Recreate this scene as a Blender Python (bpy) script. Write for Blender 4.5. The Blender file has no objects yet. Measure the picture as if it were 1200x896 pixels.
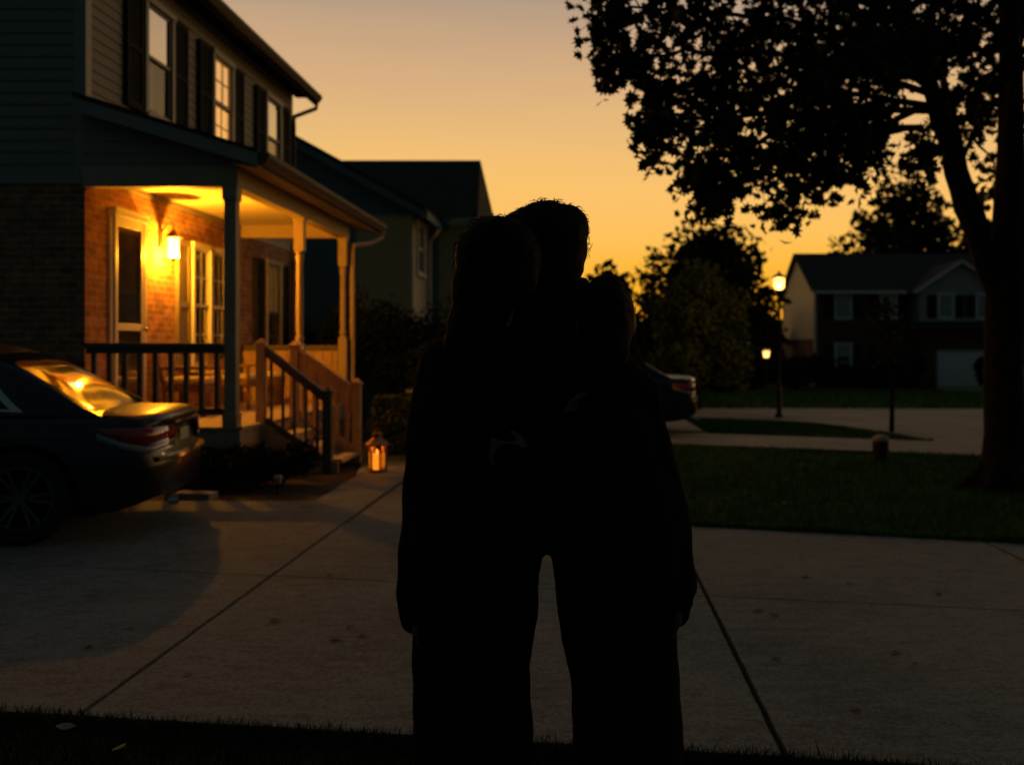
import bpy, bmesh, math, random
from mathutils import Vector, Matrix, noise
R = math.radians
rnd = random.Random(11)
scene = bpy.context.scene
COL = scene.collection

# ------------------------------------------------------------------ camera maths
F, CX, CY, H = 1150.0, 685.0, 408.0, 1.4      # focal length / vanishing point in photo pixels, eye height

def P(px, py, d):
    return Vector(((px - CX) * d / F, d, H + (CY - py) * d / F))

def ground_z(y):
    t = (y - 17.0) / 28.0
    return -0.6 * min(max(t, 0.0), 1.0)

def G(px, py):
    d = H * F / (py - CY)
    for _ in range(30):
        d = (H - ground_z(d)) * F / (py - CY)
    return Vector(((px - CX) * d / F, d, ground_z(d)))

# ------------------------------------------------------------------ object helpers
def link(o):
    COL.objects.link(o)
    return o

def thing(name, label, cat, loc=(0, 0, 0), rz=0, group=None):
    o = link(bpy.data.objects.new(name, None))
    o.empty_display_size = 0.2
    o.location = loc
    o.rotation_euler = (0, 0, rz)
    o['label'] = label
    o['category'] = cat
    if group: o['group'] = group
    return o

def tag(o, label=None, cat=None, group=None, kind=None):
    if label: o['label'] = label
    if cat: o['category'] = cat
    if group: o['group'] = group
    if kind: o['kind'] = kind
    return o

def copy_tree(o, parent=None):
    c = o.copy()
    COL.objects.link(c)
    if parent is not None: c.parent = parent
    for ch in [x for x in bpy.data.objects if x.parent == o]:
        copy_tree(ch, c)
    return c

class MB:
    def __init__(s):
        s.v = []; s.f = []
    def add(s, vs, fs):
        b = len(s.v)
        s.v += [tuple(v) for v in vs]
        s.f += [tuple(b + i for i in f) for f in fs]
        return s
    def box(s, x0, x1, y0, y1, z0, z1):
        if x0 > x1: x0, x1 = x1, x0
        if y0 > y1: y0, y1 = y1, y0
        if z0 > z1: z0, z1 = z1, z0
        return s.add([(x0,y0,z0),(x1,y0,z0),(x1,y1,z0),(x0,y1,z0),(x0,y0,z1),(x1,y0,z1),(x1,y1,z1),(x0,y1,z1)],
                     [(3,2,1,0),(4,5,6,7),(0,1,5,4),(1,2,6,5),(2,3,7,6),(3,0,4,7)])
    def quad(s, a, b, c, d):
        return s.add([a, b, c, d], [(0, 1, 2, 3)])
    def prism(s, pts, ext):
        n = len(pts); ext = Vector(ext)
        vs = [Vector(p) for p in pts] + [Vector(p) + ext for p in pts]
        fs = [tuple(range(n - 1, -1, -1)), tuple(range(n, 2 * n))]
        fs += [(i, (i + 1) % n, n + (i + 1) % n, n + i) for i in range(n)]
        return s.add(vs, fs)
    def bar(s, a, b, w, h, up=(0, 0, 1)):
        a, b = Vector(a), Vector(b)
        d = (b - a).normalized(); u = Vector(up)
        sd = d.cross(u).normalized(); u = sd.cross(d)
        pts = [a + sd * w / 2 - u * h / 2, a - sd * w / 2 - u * h / 2, a - sd * w / 2 + u * h / 2, a + sd * w / 2 + u * h / 2]
        return s.prism(pts, b - a)
    def tube(s, path, radii, n=8, cap=True):
        path = [Vector(p) for p in path]
        if not hasattr(radii, '__len__'): radii = [radii] * len(path)
        rings = []
        ref = None
        for i, p in enumerate(path):
            d = (path[min(i + 1, len(path) - 1)] - path[max(i - 1, 0)]).normalized()
            if ref is None:
                ref = Vector((0, 0, 1)) if abs(d.z) < .9 else Vector((1, 0, 0))
            a = (ref - d * ref.dot(d)).normalized(); b = d.cross(a); ref = a
            rings.append([p + (a * math.cos(2 * math.pi * k / n) + b * math.sin(2 * math.pi * k / n)) * radii[i] for k in range(n)])
        vs = [v for r in rings for v in r]
        fs = []
        for i in range(len(rings) - 1):
            for k in range(n):
                fs.append((i * n + k, i * n + (k + 1) % n, (i + 1) * n + (k + 1) % n, (i + 1) * n + k))
        if cap:
            fs.append(tuple(range(n - 1, -1, -1)))
            fs.append(tuple((len(rings) - 1) * n + k for k in range(n)))
        return s.add(vs, fs)
    def lathe(s, prof, loc=(0, 0, 0), n=16, sq=False):
        x, y, z = loc
        vs = []
        for r, h in prof:
            for k in range(n):
                a = 2 * math.pi * (k + (.5 if sq else 0)) / n
                vs.append((x + r * math.cos(a), y + r * math.sin(a), z + h))
        m = len(prof)
        fs = [(i * n + k, i * n + (k + 1) % n, (i + 1) * n + (k + 1) % n, (i + 1) * n + k) for i in range(m - 1) for k in range(n)]
        fs += [tuple(range(n - 1, -1, -1)), tuple((m - 1) * n + k for k in range(n))]
        return s.add(vs, fs)
    def ellipsoid(s, c, r, nu=14, nv=9, rot=None):
        c = Vector(c); vs = []; fs = []
        for j in range(1, nv):
            t = math.pi * j / nv
            for i in range(nu):
                p = 2 * math.pi * i / nu
                v = Vector((r[0] * math.sin(t) * math.cos(p), r[1] * math.sin(t) * math.sin(p), r[2] * math.cos(t)))
                if rot: v = rot @ v
                vs.append(c + v)
        e = Vector((0, 0, r[2]))
        if rot: e = rot @ e
        vs += [c + e, c - e]
        T, B = len(vs) - 2, len(vs) - 1
        for j in range(nv - 2):
            for i in range(nu):
                fs.append((j * nu + i, (j + 1) * nu + i, (j + 1) * nu + (i + 1) % nu, j * nu + (i + 1) % nu))
        for i in range(nu):
            fs.append((T, i, (i + 1) % nu))
            fs.append((B, (nv - 2) * nu + (i + 1) % nu, (nv - 2) * nu + i))
        return s.add(vs, fs)
    def mesh(s, name):
        me = bpy.data.meshes.new(name)
        me.from_pydata(s.v, [], s.f)
        me.validate()
        return me
    def build(s, name, mat, parent=None, local=False, smooth=False, bevel=0, recalc=True):
        off = Vector((0, 0, 0))
        if parent is not None and not local:
            q = parent
            while q is not None:
                off += q.location; q = q.parent
        if off.length: s.v = [(x - off.x, y - off.y, z - off.z) for x, y, z in s.v]
        me = s.mesh(name)
        if recalc:
            bm = bmesh.new(); bm.from_mesh(me)
            bmesh.ops.recalc_face_normals(bm, faces=bm.faces)
            bm.to_mesh(me); bm.free()
        if smooth:
            me.polygons.foreach_set('use_smooth', [True] * len(me.polygons))
            try: me.set_sharp_from_angle(angle=R(40))
            except Exception: pass
        o = link(bpy.data.objects.new(name, me))
        if mat is not None: me.materials.append(mat)
        if parent is not None: o.parent = parent
        if bevel:
            m = o.modifiers.new('bevel', 'BEVEL'); m.width = bevel; m.segments = 2; m.limit_method = 'ANGLE'
        return o

def structure(o):
    o['kind'] = 'structure'
    return o

# ------------------------------------------------------------------ materials
def new_mat(name):
    m = bpy.data.materials.new(name); m.use_nodes = True
    nt = m.node_tree
    return m, nt, nt.nodes['Principled BSDF']

def col(c): return (c[0], c[1], c[2], 1)

def mat(name, c, rough=.7, metal=0, var=.25, scale=6, bump=.0, bscale=60, spec=.5, c2=None, det=6, coat=0):
    m, nt, b = new_mat(name)
    N, L = nt.nodes, nt.links
    tc = N.new('ShaderNodeTexCoord')
    nz = N.new('ShaderNodeTexNoise'); nz.inputs['Scale'].default_value = scale; nz.inputs['Detail'].default_value = det
    nz.inputs['Roughness'].default_value = .65
    L.new(tc.outputs['Object'], nz.inputs['Vector'])
    rp = N.new('ShaderNodeValToRGB')
    a = [x * (1 - var) for x in c]; d = c2 if c2 else [min(1, x * (1 + var)) for x in c]
    rp.color_ramp.elements[0].position = .3; rp.color_ramp.elements[0].color = col(a)
    rp.color_ramp.elements[1].position = .7; rp.color_ramp.elements[1].color = col(d)
    L.new(nz.outputs['Fac'], rp.inputs['Fac']); L.new(rp.outputs['Color'], b.inputs['Base Color'])
    b.inputs['Roughness'].default_value = rough; b.inputs['Metallic'].default_value = metal
    b.inputs['Specular IOR Level'].default_value = spec
    b.inputs['Coat Weight'].default_value = coat
    if bump:
        n2 = N.new('ShaderNodeTexNoise'); n2.inputs['Scale'].default_value = bscale; n2.inputs['Detail'].default_value = 4
        L.new(tc.outputs['Object'], n2.inputs['Vector'])
        bp = N.new('ShaderNodeBump'); bp.inputs['Strength'].default_value = bump; bp.inputs['Distance'].default_value = .01
        L.new(n2.outputs['Fac'], bp.inputs['Height']); L.new(bp.outputs['Normal'], b.inputs['Normal'])
    return m

def glow(name, c, strength, base=(.8, .7, .5), transp=0.0):
    m, nt, b = new_mat(name)
    b.inputs['Base Color'].default_value = col(base)
    b.inputs['Emission Color'].default_value = col(c); b.inputs['Emission Strength'].default_value = strength
    b.inputs['Roughness'].default_value = .3
    if transp:
        N, L = nt.nodes, nt.links
        t = N.new('ShaderNodeBsdfTransparent'); mx = N.new('ShaderNodeMixShader')
        mx.inputs[0].default_value = transp
        out = N['Material Output']
        L.new(b.outputs[0], mx.inputs[1]); L.new(t.outputs[0], mx.inputs[2]); L.new(mx.outputs[0], out.inputs['Surface'])
    return m

def glass_mat(name, refl=.35, tint=(.8, .85, .85), rough=.02):
    m = bpy.data.materials.new(name); m.use_nodes = True
    nt = m.node_tree; N, L = nt.nodes, nt.links
    N.remove(N['Principled BSDF'])
    t = N.new('ShaderNodeBsdfTransparent'); t.inputs[0].default_value = col(tint)
    g = N.new('ShaderNodeBsdfGlossy'); g.inputs['Roughness'].default_value = rough
    lw = N.new('ShaderNodeLayerWeight'); lw.inputs['Blend'].default_value = .35
    mr = N.new('ShaderNodeMapRange'); mr.inputs['To Min'].default_value = refl; mr.inputs['To Max'].default_value = 1.0
    L.new(lw.outputs['Fresnel'], mr.inputs['Value'])
    mx = N.new('ShaderNodeMixShader')
    L.new(mr.outputs[0], mx.inputs[0]); L.new(t.outputs[0], mx.inputs[1]); L.new(g.outputs[0], mx.inputs[2])
    L.new(mx.outputs[0], N['Material Output'].inputs['Surface'])
    return m

def brick_mat(name, c1, c2, mortar, sc=1.0):
    m, nt, b = new_mat(name)
    N, L = nt.nodes, nt.links
    tc = N.new('ShaderNodeTexCoord'); sx = N.new('ShaderNodeSeparateXYZ'); L.new(tc.outputs['Object'], sx.inputs[0])
    ad = N.new('ShaderNodeMath'); ad.operation = 'ADD'; L.new(sx.outputs['X'], ad.inputs[0]); L.new(sx.outputs['Y'], ad.inputs[1])
    cb = N.new('ShaderNodeCombineXYZ'); L.new(ad.outputs[0], cb.inputs['X']); L.new(sx.outputs['Z'], cb.inputs['Y'])
    br = N.new('ShaderNodeTexBrick'); L.new(cb.outputs[0], br.inputs['Vector'])
    br.inputs['Scale'].default_value = 1 / sc
    br.inputs['Brick Width'].default_value = .215; br.inputs['Row Height'].default_value = .075
    br.inputs['Mortar Size'].default_value = .006; br.inputs['Mortar Smooth'].default_value = .3; br.inputs['Bias'].default_value = -.1
    br.inputs['Color1'].default_value = col(c1); br.inputs['Color2'].default_value = col(c2); br.inputs['Mortar'].default_value = col(mortar)
    nz = N.new('ShaderNodeTexNoise'); nz.inputs['Scale'].default_value = 9; nz.inputs['Detail'].default_value = 8
    L.new(tc.outputs['Object'], nz.inputs['Vector'])
    mr = N.new('ShaderNodeMapRange'); mr.inputs['From Min'].default_value = .3; mr.inputs['From Max'].default_value = .7
    mr.inputs['To Min'].default_value = .6; mr.inputs['To Max'].default_value = 1.25
    L.new(nz.outputs['Fac'], mr.inputs['Value'])
    mx = N.new('ShaderNodeVectorMath'); mx.operation = 'SCALE'
    L.new(br.outputs['Color'], mx.inputs[0]); L.new(mr.outputs[0], mx.inputs['Scale'])
    L.new(mx.outputs[0], b.inputs['Base Color'])
    b.inputs['Roughness'].default_value = .85
    iv = N.new('ShaderNodeMath'); iv.operation = 'SUBTRACT'; iv.inputs[0].default_value = 1; L.new(br.outputs['Fac'], iv.inputs[1])
    a2 = N.new('ShaderNodeMath'); a2.operation = 'MULTIPLY_ADD'; L.new(nz.outputs['Fac'], a2.inputs[0]); a2.inputs[1].default_value = .5
    L.new(iv.outputs[0], a2.inputs[2])
    bp = N.new('ShaderNodeBump'); bp.inputs['Strength'].default_value = .8; bp.inputs['Distance'].default_value = .008
    L.new(a2.outputs[0], bp.inputs['Height']); L.new(bp.outputs['Normal'], b.inputs['Normal'])
    return m

def concrete_mat(name, c, dark, seedv=0):
    m, nt, b = new_mat(name)
    N, L = nt.nodes, nt.links
    tc = N.new('ShaderNodeTexCoord')
    def nzn(scale, det, rough=.6, st=(1, 1, 1)):
        mp = N.new('ShaderNodeMapping'); mp.inputs['Scale'].default_value = st; mp.inputs['Location'].default_value = (seedv, seedv * .7, 0)
        L.new(tc.outputs['Object'], mp.inputs['Vector'])
        n = N.new('ShaderNodeTexNoise'); n.inputs['Scale'].default_value = scale; n.inputs['Detail'].default_value = det; n.inputs['Roughness'].default_value = rough
        L.new(mp.outputs[0], n.inputs['Vector']); return n
    def rng(n, a, b_, lo, hi):
        r = N.new('ShaderNodeMapRange'); r.inputs['From Min'].default_value = a; r.inputs['From Max'].default_value = b_
        r.inputs['To Min'].default_value = lo; r.inputs['To Max'].default_value = hi
        L.new(n.outputs['Fac'], r.inputs['Value']); return r
    big = rng(nzn(.7, 5, .6), .35, .65, .55, 1.25)
    mid = rng(nzn(5, 9, .75, (1, 2.6, 1)), .36, .64, .5, 1.3)
    fine = rng(nzn(55, 6, .75), .34, .66, .25, 1.5)
    vor = N.new('ShaderNodeTexVoronoi'); vor.inputs['Scale'].default_value = 2.6
    L.new(tc.outputs['Object'], vor.inputs['Vector'])
    sp = nzn(3.2, 2, .5)
    blot = rng(sp, .66, .73, 1.0, .62)
    spk = rng(nzn(24, 3, .5), .69, .74, 1.0, .5)
    mulp = None
    for r in (big, mid, fine, blot, spk):
        if mulp is None: mulp = r.outputs[0]; continue
        k = N.new('ShaderNodeMath'); k.operation = 'MULTIPLY'; L.new(mulp, k.inputs[0]); L.new(r.outputs[0], k.inputs[1]); mulp = k.outputs[0]
    sc = N.new('ShaderNodeMix'); sc.data_type = 'RGBA'
    sc.inputs[6].default_value = col(dark); sc.inputs[7].default_value = col(c)
    L.new(mulp, sc.inputs[0]); L.new(sc.outputs[2], b.inputs['Base Color'])
    b.inputs['Roughness'].default_value = .8; b.inputs['Specular IOR Level'].default_value = .35
    bp = N.new('ShaderNodeBump'); bp.inputs['Strength'].default_value = .5; bp.inputs['Distance'].default_value = .006
    L.new(mulp, bp.inputs['Height']); L.new(bp.outputs['Normal'], b.inputs['Normal'])
    return m

def shingle_mat(name, c):
    m, nt, b = new_mat(name)
    N, L = nt.nodes, nt.links
    tc = N.new('ShaderNodeTexCoord')
    br = N.new('ShaderNodeTexBrick'); L.new(tc.outputs['Object'], br.inputs['Vector'])
    br.inputs['Scale'].default_value = 1; br.inputs['Brick Width'].default_value = .3; br.inputs['Row Height'].default_value = .14
    br.inputs['Mortar Size'].default_value = .008
    br.inputs['Color1'].default_value = col(c); br.inputs['Color2'].default_value = col([x * .6 for x in c]); br.inputs['Mortar'].default_value = col([x * .3 for x in c])
    L.new(br.outputs['Color'], b.inputs['Base Color'])
    b.inputs['Roughness'].default_value = .9; b.inputs['Specular IOR Level'].default_value = .2
    return m

M = {}
M['brick'] = brick_mat('red_brick', (.44, .20, .10), (.27, .105, .055), (.46, .38, .26))
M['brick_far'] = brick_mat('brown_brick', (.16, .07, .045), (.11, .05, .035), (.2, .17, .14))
M['siding'] = mat('grey_vinyl_siding', (.29, .28, .25), .7, var=.06, scale=2, bump=.1, bscale=30)
M['siding_blue'] = mat('blue_grey_siding', (.055, .16, .22), .6, var=.06, scale=2)
M['siding_pale'] = mat('cream_siding', (.55, .5, .42), .6, var=.05, scale=2)
M['siding_grey'] = mat('light_grey_siding', (.36, .37, .38), .6, var=.05, scale=2)
M['trim'] = mat('trim_paint', (.33, .31, .28), .5, var=.07, scale=5)
M['trim_white'] = mat('white_trim_paint', (.72, .7, .66), .45, var=.06, scale=5)
M['ceiling'] = mat('porch_ceiling_paint', (.80, .68, .48), .5, var=.04, scale=3)
M['porch_wood'] = mat('porch_post_paint', (.46, .35, .24), .55, var=.12, scale=8, bump=.15, bscale=40)
M['stair_wood'] = mat('stair_wood', (.56, .36, .19), .65, var=.25, scale=7, bump=.25, bscale=50)
M['rail_dark'] = mat('dark_rail_paint', (.12, .10, .09), .55, var=.15, scale=9)  # near rails stand unlit; that shade is put into this dark colour
M['door_wood'] = mat('varnished_door', (.6, .42, .2), .5, var=.5, scale=5)  # warm reflections and curtains in the storm glass are put into this colour
M['deck'] = mat('deck_boards', (.5, .4, .29), .6, var=.2, scale=6, bump=.2, bscale=40)
M['gutter'] = mat('brown_gutter_metal', (.12, .09, .07), .7, metal=.0, var=.1)
M['shutter'] = mat('dark_shutter_paint', (.03, .032, .033), .8, var=.15, spec=.1)
M['shutter_tan'] = mat('porch_shutter_paint', (.2, .16, .11), .55, var=.15)
M['roof'] = shingle_mat('asphalt_shingles', (.05, .05, .052))
M['glass'] = glass_mat('window_glass', .78)
M['glass_dim'] = glass_mat('dim_window_glass', .28)
M['glass_dark'] = glass_mat('lower_sash_glass', .04)
M['glass_clear'] = glass_mat('lantern_glass', .04, (.95, .62, .35))
M['curtain'] = mat('pale_curtain', (.6, .55, .46), .9, var=.1, scale=8)
M['interior'] = mat('dark_room', (.035, .03, .026), .9, var=.3, scale=4)
M['blind_lit'] = glow('lit_blind', (1, .42, .10), 1.1, (.6, .45, .25))
M['blind_lit_dim'] = glow('dim_lit_blind', (1, .42, .08), .13, (.4, .3, .2))
M['black_metal'] = mat('black_metal', (.02, .02, .02), .45, metal=.6, var=.2)
M['brass'] = mat('aged_brass', (.35, .22, .08), .35, metal=.9, var=.2)
M['copper'] = mat('weathered_copper', (.3, .17, .1), .45, metal=.7, var=.3, scale=20)
M['lamp_glow'] = glow('porch_lamp_glass', (1, .62, .22), 7.0, (.2, .15, .08), transp=.55)
M['street_glow'] = glow('street_lamp_glass', (1, .50, .13), 2.6, (.12, .08, .04), transp=.3)
M['candle_glow'] = glow('candle_wax', (1, .36, .03), 1.6, (.15, .05, .01))
M['flame'] = glow('flame', (1, .5, .12), 2.5)
M['concrete'] = concrete_mat('driveway_concrete', (.225, .262, .285), (.04, .045, .05))
M['walk'] = concrete_mat('sidewalk_concrete', (.36, .33, .3), (.1, .09, .08), 7)
M['road'] = concrete_mat('street_concrete', (.34, .31, .28), (.1, .09, .08), 13)
M['soil'] = mat('joint_dirt', (.02, .017, .013), .95, var=.4, scale=30, bump=.5)
M['mulch'] = mat('bark_mulch', (.035, .022, .014), .95, var=.6, scale=40, bump=1, bscale=60)
M['ground'] = mat('turf_ground', (.03, .05, .02), .95, var=.5, scale=3, bump=.8, bscale=50, spec=.1)
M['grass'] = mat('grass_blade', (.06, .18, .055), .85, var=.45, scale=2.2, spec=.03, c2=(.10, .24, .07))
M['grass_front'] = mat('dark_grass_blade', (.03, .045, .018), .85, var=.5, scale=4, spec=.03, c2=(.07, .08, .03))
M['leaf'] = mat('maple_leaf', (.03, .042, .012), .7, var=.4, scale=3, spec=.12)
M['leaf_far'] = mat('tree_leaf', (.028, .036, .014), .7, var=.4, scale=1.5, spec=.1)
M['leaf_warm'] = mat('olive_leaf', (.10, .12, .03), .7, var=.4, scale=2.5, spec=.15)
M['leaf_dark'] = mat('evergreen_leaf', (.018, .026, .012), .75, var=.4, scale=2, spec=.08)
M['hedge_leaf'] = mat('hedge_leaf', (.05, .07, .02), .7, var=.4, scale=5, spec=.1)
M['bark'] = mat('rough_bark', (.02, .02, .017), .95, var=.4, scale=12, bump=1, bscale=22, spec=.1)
M['dry_leaf'] = mat('dry_leaf', (.07, .04, .02), .8, var=.4, scale=9)
M['dry_leaf_pale'] = mat('pale_dry_leaf', (.24, .18, .11), .8, var=.3, scale=9)
M['car_paint'] = mat('dark_navy_paint', (.005, .008, .02), .3, metal=.1, var=.05, coat=.25)
M['car_glass'] = mat('tinted_car_glass', (.006, .007, .008), .06, var=.02, spec=.25)
M['chrome'] = mat('chrome', (.6, .6, .6), .18, metal=1, var=.05)
M['tyre'] = mat('tyre_rubber', (.012, .012, .012), .85, var=.2, scale=20)
M['rim'] = mat('alloy_wheel', (.16, .165, .17), .3, metal=.9, var=.05)
M['red_lens'] = mat('red_lens', (.30, .015, .02), .12, var=.1, coat=1)
M['white_lens'] = mat('clear_lens', (.25, .25, .26), .12, var=.1, coat=1)
M['plate'] = mat('number_plate', (.55, .55, .5), .4, var=.05)
M['plate_ink'] = mat('plate_ink', (.03, .04, .09), .5)
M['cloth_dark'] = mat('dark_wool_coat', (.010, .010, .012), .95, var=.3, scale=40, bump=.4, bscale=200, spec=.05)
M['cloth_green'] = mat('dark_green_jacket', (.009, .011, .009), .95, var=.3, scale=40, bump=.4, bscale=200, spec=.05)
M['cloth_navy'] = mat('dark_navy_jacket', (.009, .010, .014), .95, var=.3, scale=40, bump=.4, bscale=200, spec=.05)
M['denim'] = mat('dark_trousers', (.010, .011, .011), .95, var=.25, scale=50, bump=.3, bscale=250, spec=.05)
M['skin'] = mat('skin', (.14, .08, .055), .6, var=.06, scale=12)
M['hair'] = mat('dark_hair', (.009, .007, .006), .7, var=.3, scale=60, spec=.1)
M['shoe'] = mat('dark_shoe_leather', (.012, .01, .01), .5, var=.2)
M['cushion'] = mat('pale_cushion', (.62, .5, .3), .9, var=.15, scale=12)
M['wicker'] = mat('brown_wicker', (.16, .08, .035), .7, var=.4, scale=50, bump=.6, bscale=90)
M['terracotta'] = mat('terracotta', (.38, .16, .08), .8, var=.2)
M['stone'] = mat('pale_stone', (.36, .33, .28), .9, var=.2, scale=12, bump=.4)
M['door_paint'] = mat('white_garage_paint', (.82, .82, .8), .5, var=.04)
M['fence_wood'] = mat('grey_fence_wood', (.16, .17, .18), .8, var=.2, scale=4)

# ------------------------------------------------------------------ sky
def make_world():
    w = bpy.data.worlds.new('World'); scene.world = w; w.use_nodes = True
    nt = w.node_tree; N, L = nt.nodes, nt.links
    bg = N['Background']
    tc = N.new('ShaderNodeTexCoord'); nrm = N.new('ShaderNodeVectorMath'); nrm.operation = 'NORMALIZE'
    L.new(tc.outputs['Generated'], nrm.inputs[0])
    sx = N.new('ShaderNodeSeparateXYZ'); L.new(nrm.outputs[0], sx.inputs[0])
    nz = N.new('ShaderNodeTexNoise'); nz.inputs['Scale'].default_value = 2.2; nz.inputs['Detail'].default_value = 4
    mp = N.new('ShaderNodeMapping'); mp.inputs['Scale'].default_value = (1, 1, 9)
    L.new(nrm.outputs[0], mp.inputs[0]); L.new(mp.outputs[0], nz.inputs['Vector'])
    wob = N.new('ShaderNodeMath'); wob.operation = 'MULTIPLY_ADD'; wob.inputs[1].default_value = .05
    L.new(nz.outputs['Fac'], wob.inputs[0]); L.new(sx.outputs['Z'], wob.inputs[2])
    wob2 = N.new('ShaderNodeMath'); wob2.operation = 'SUBTRACT'; wob2.inputs[1].default_value = .025; L.new(wob.outputs[0], wob2.inputs[0])
    def ramp(stops):
        r = N.new('ShaderNodeValToRGB'); cr = r.color_ramp
        cr.elements[0].position = stops[0][0]; cr.elements[0].color = col(stops[0][1])
        cr.elements[1].position = stops[-1][0]; cr.elements[1].color = col(stops[-1][1])
        for p, c in stops[1:-1]:
            e = cr.elements.new(p); e.color = col(c)
        L.new(wob2.outputs[0], r.inputs['Fac']); return r
    S = math.sin
    front = ramp([(0, (.95, .33, .012)), (S(R(3)), (.98, .42, .02)), (S(R(5.2)), (1.0, .49, .05)), (S(R(6.4)), (1.0, .53, .10)), (S(R(8.8)), (.97, .54, .15)), (S(R(12)), (.83, .50, .19)),
                  (S(R(15)), (.70, .43, .215)), (S(R(19.5)), (.46, .33, .228)), (S(R(26)), (.27, .22, .17)), (S(R(36)), (.10, .10, .09)), (S(R(55)), (.036, .045, .047)), (1, (.022, .034, .040))])
    back = ramp([(0, (.013, .023, .023)), (S(R(10)), (.014, .026, .027)), (S(R(30)), (.014, .026, .028)), (S(R(60)), (.018, .029, .033)), (1, (.022, .034, .040))])
    # azimuth towards the afterglow (slightly right of the street)
    az = R(5)
    dt = N.new('ShaderNodeVectorMath'); dt.operation = 'DOT_PRODUCT'; dt.inputs[1].default_value = (math.sin(az), math.cos(az), 0)
    L.new(nrm.outputs[0], dt.inputs[0])
    mr = N.new('ShaderNodeMapRange'); mr.interpolation_type = 'SMOOTHSTEP'
    mr.inputs['From Min'].default_value = -.35; mr.inputs['From Max'].default_value = .86
    L.new(dt.outputs['Value'], mr.inputs['Value'])
    mx = N.new('ShaderNodeMix'); mx.data_type = 'RGBA'
    L.new(mr.outputs[0], mx.inputs[0]); L.new(back.outputs[0], mx.inputs[6]); L.new(front.outputs[0], mx.inputs[7])
    L.new(mx.outputs[2], bg.inputs['Color'])
    bg.inputs['Strength'].default_value = 1.0
make_world()

# ------------------------------------------------------------------ ground, driveway, walks, street
def sheet(name, poly, off, m, cuts=(17, 45)):
    bm = bmesh.new()
    bm.faces.new([bm.verts.new((p[0], p[1], 0)) for p in poly])
    for c in cuts:
        bmesh.ops.bisect_plane(bm, geom=bm.verts[:] + bm.edges[:] + bm.faces[:], plane_co=(0, c, 0), plane_no=(0, 1, 0))
    for v in bm.verts: v.co.z = ground_z(v.co.y) + off
    bmesh.ops.recalc_face_normals(bm, faces=bm.faces)
    for f in bm.faces:
        if f.normal.z < 0: f.normal_flip()
    me = bpy.data.meshes.new(name); bm.to_mesh(me); bm.free()
    me.materials.append(m)
    return structure(link(bpy.data.objects.new(name, me)))

sheet('ground', [(-900, -60), (900, -60), (900, 1400), (-900, 1400)], 0, M['ground'])

def lerp_line(p, q, x):
    return p[1] + (q[1] - p[1]) * (x - p[0]) / (q[0] - p[0])

near_l = ((-2.22, 3.73), (.48, 3.34))              # driveway's near edge against the front grass
far_l = ((.86, 7.6), (3.1, 6.94))                  # driveway's far edge against the right lawn
lat_l = ((-3.75, 6.29), (2.27, 5.16))              # cross joint
gap = .013
def slab(mb, pts, top=.024):
    out = []
    for (xa, ya), (xb, yb) in zip(pts, pts[1:] + pts[:1]):
        n = max(1, int(math.hypot(xb - xa, yb - ya) / .05))
        for k in range(n):
            x, y = xa + (xb - xa) * k / n, ya + (yb - ya) * k / n
            q = Vector((x * 3, y * 3, 1)); e = .005 if k else 0
            chip = .012 * max(0, noise.noise(q * 3) - .45) if k else 0
            out.append((x + e * noise.noise(q * 2) + chip, y + e * noise.noise(q * 2 + Vector((9, 9, 9))) - chip, -.02))
    mb.prism(out, (0, 0, top + .02))
drive = MB()
cols_x = [(-11.5, -6.6), (-6.6, -4.25), (-4.25, -1.9), (-1.9, .68), (.68, 2.85), (2.85, 5.1), (5.1, 7.6)]
for x0, x1 in cols_x:
    a, b = x0 + gap, x1 - gap
    def far_y(x):
        if x > .7: return lerp_line(*far_l, x)
        if x > -1.9: return 7.65 + (.68 - x) * .02
        return 8.86
    n0, n1 = lerp_line(*near_l, a), lerp_line(*near_l, b)
    m0, m1 = lerp_line(*lat_l, a), lerp_line(*lat_l, b)
    slab(drive, [(a, n0), (b, n1), (b, m1 - gap * .5), (a, m0 - gap * .5)])
    slab(drive, [(a, m0 + gap * .5), (b, m1 + gap * .5), (b, far_y(b - .001)), (a, far_y(a + .001))])
structure(drive.build('driveway', M['concrete']))
structure(MB().box(-11.6, 7.7, 2.0, 2.01, -.5, -.49).build('footing', M['soil']))
bed = sheet('joint_dirt', [(-11.4, 4.95), (7.5, 2.6), (7.5, 5.5), (.8, 7.5), (-1.8, 8.3), (-1.9, 8.87), (-11.4, 8.84)], .004, M['soil'])
wk = MB()
wk.prism([(-1.88, 7.72, -.02), (.62, 7.70, -.02), (.25, 9.2, -.02), (-.1, 10.9, -.02), (-1.86, 10.9, -.02)], (0, 0, .042))
wk.prism([(-3.9, 8.48, -.02), (-1.91, 8.48, -.02), (-1.91, 10.9, -.02), (-2.62, 10.9, -.02), (-2.40, 9.3, -.02), (-2.45, 8.52, -.02)][0:0] or
         [(-2.44, 8.88, -.02), (-1.91, 8.88, -.02), (-1.91, 11.9, -.02), (-2.70, 11.9, -.02), (-2.48, 10.6, -.02)], (0, 0, .042))
structure(wk.build('front_walk', M['concrete'], bevel=.006))
bpy.data.objects.remove(bpy.data.objects['footing'])

sheet('mulch_bed', [(-5.3, 8.95), (-3.92, 8.95), (-3.85, 8.87), (-2.46, 8.87), (-2.5, 10.6), (-2.74, 11.9), (-2.8, 13), (-3.6, 17), (-5.3, 17)], .012, M['mulch'])

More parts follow.
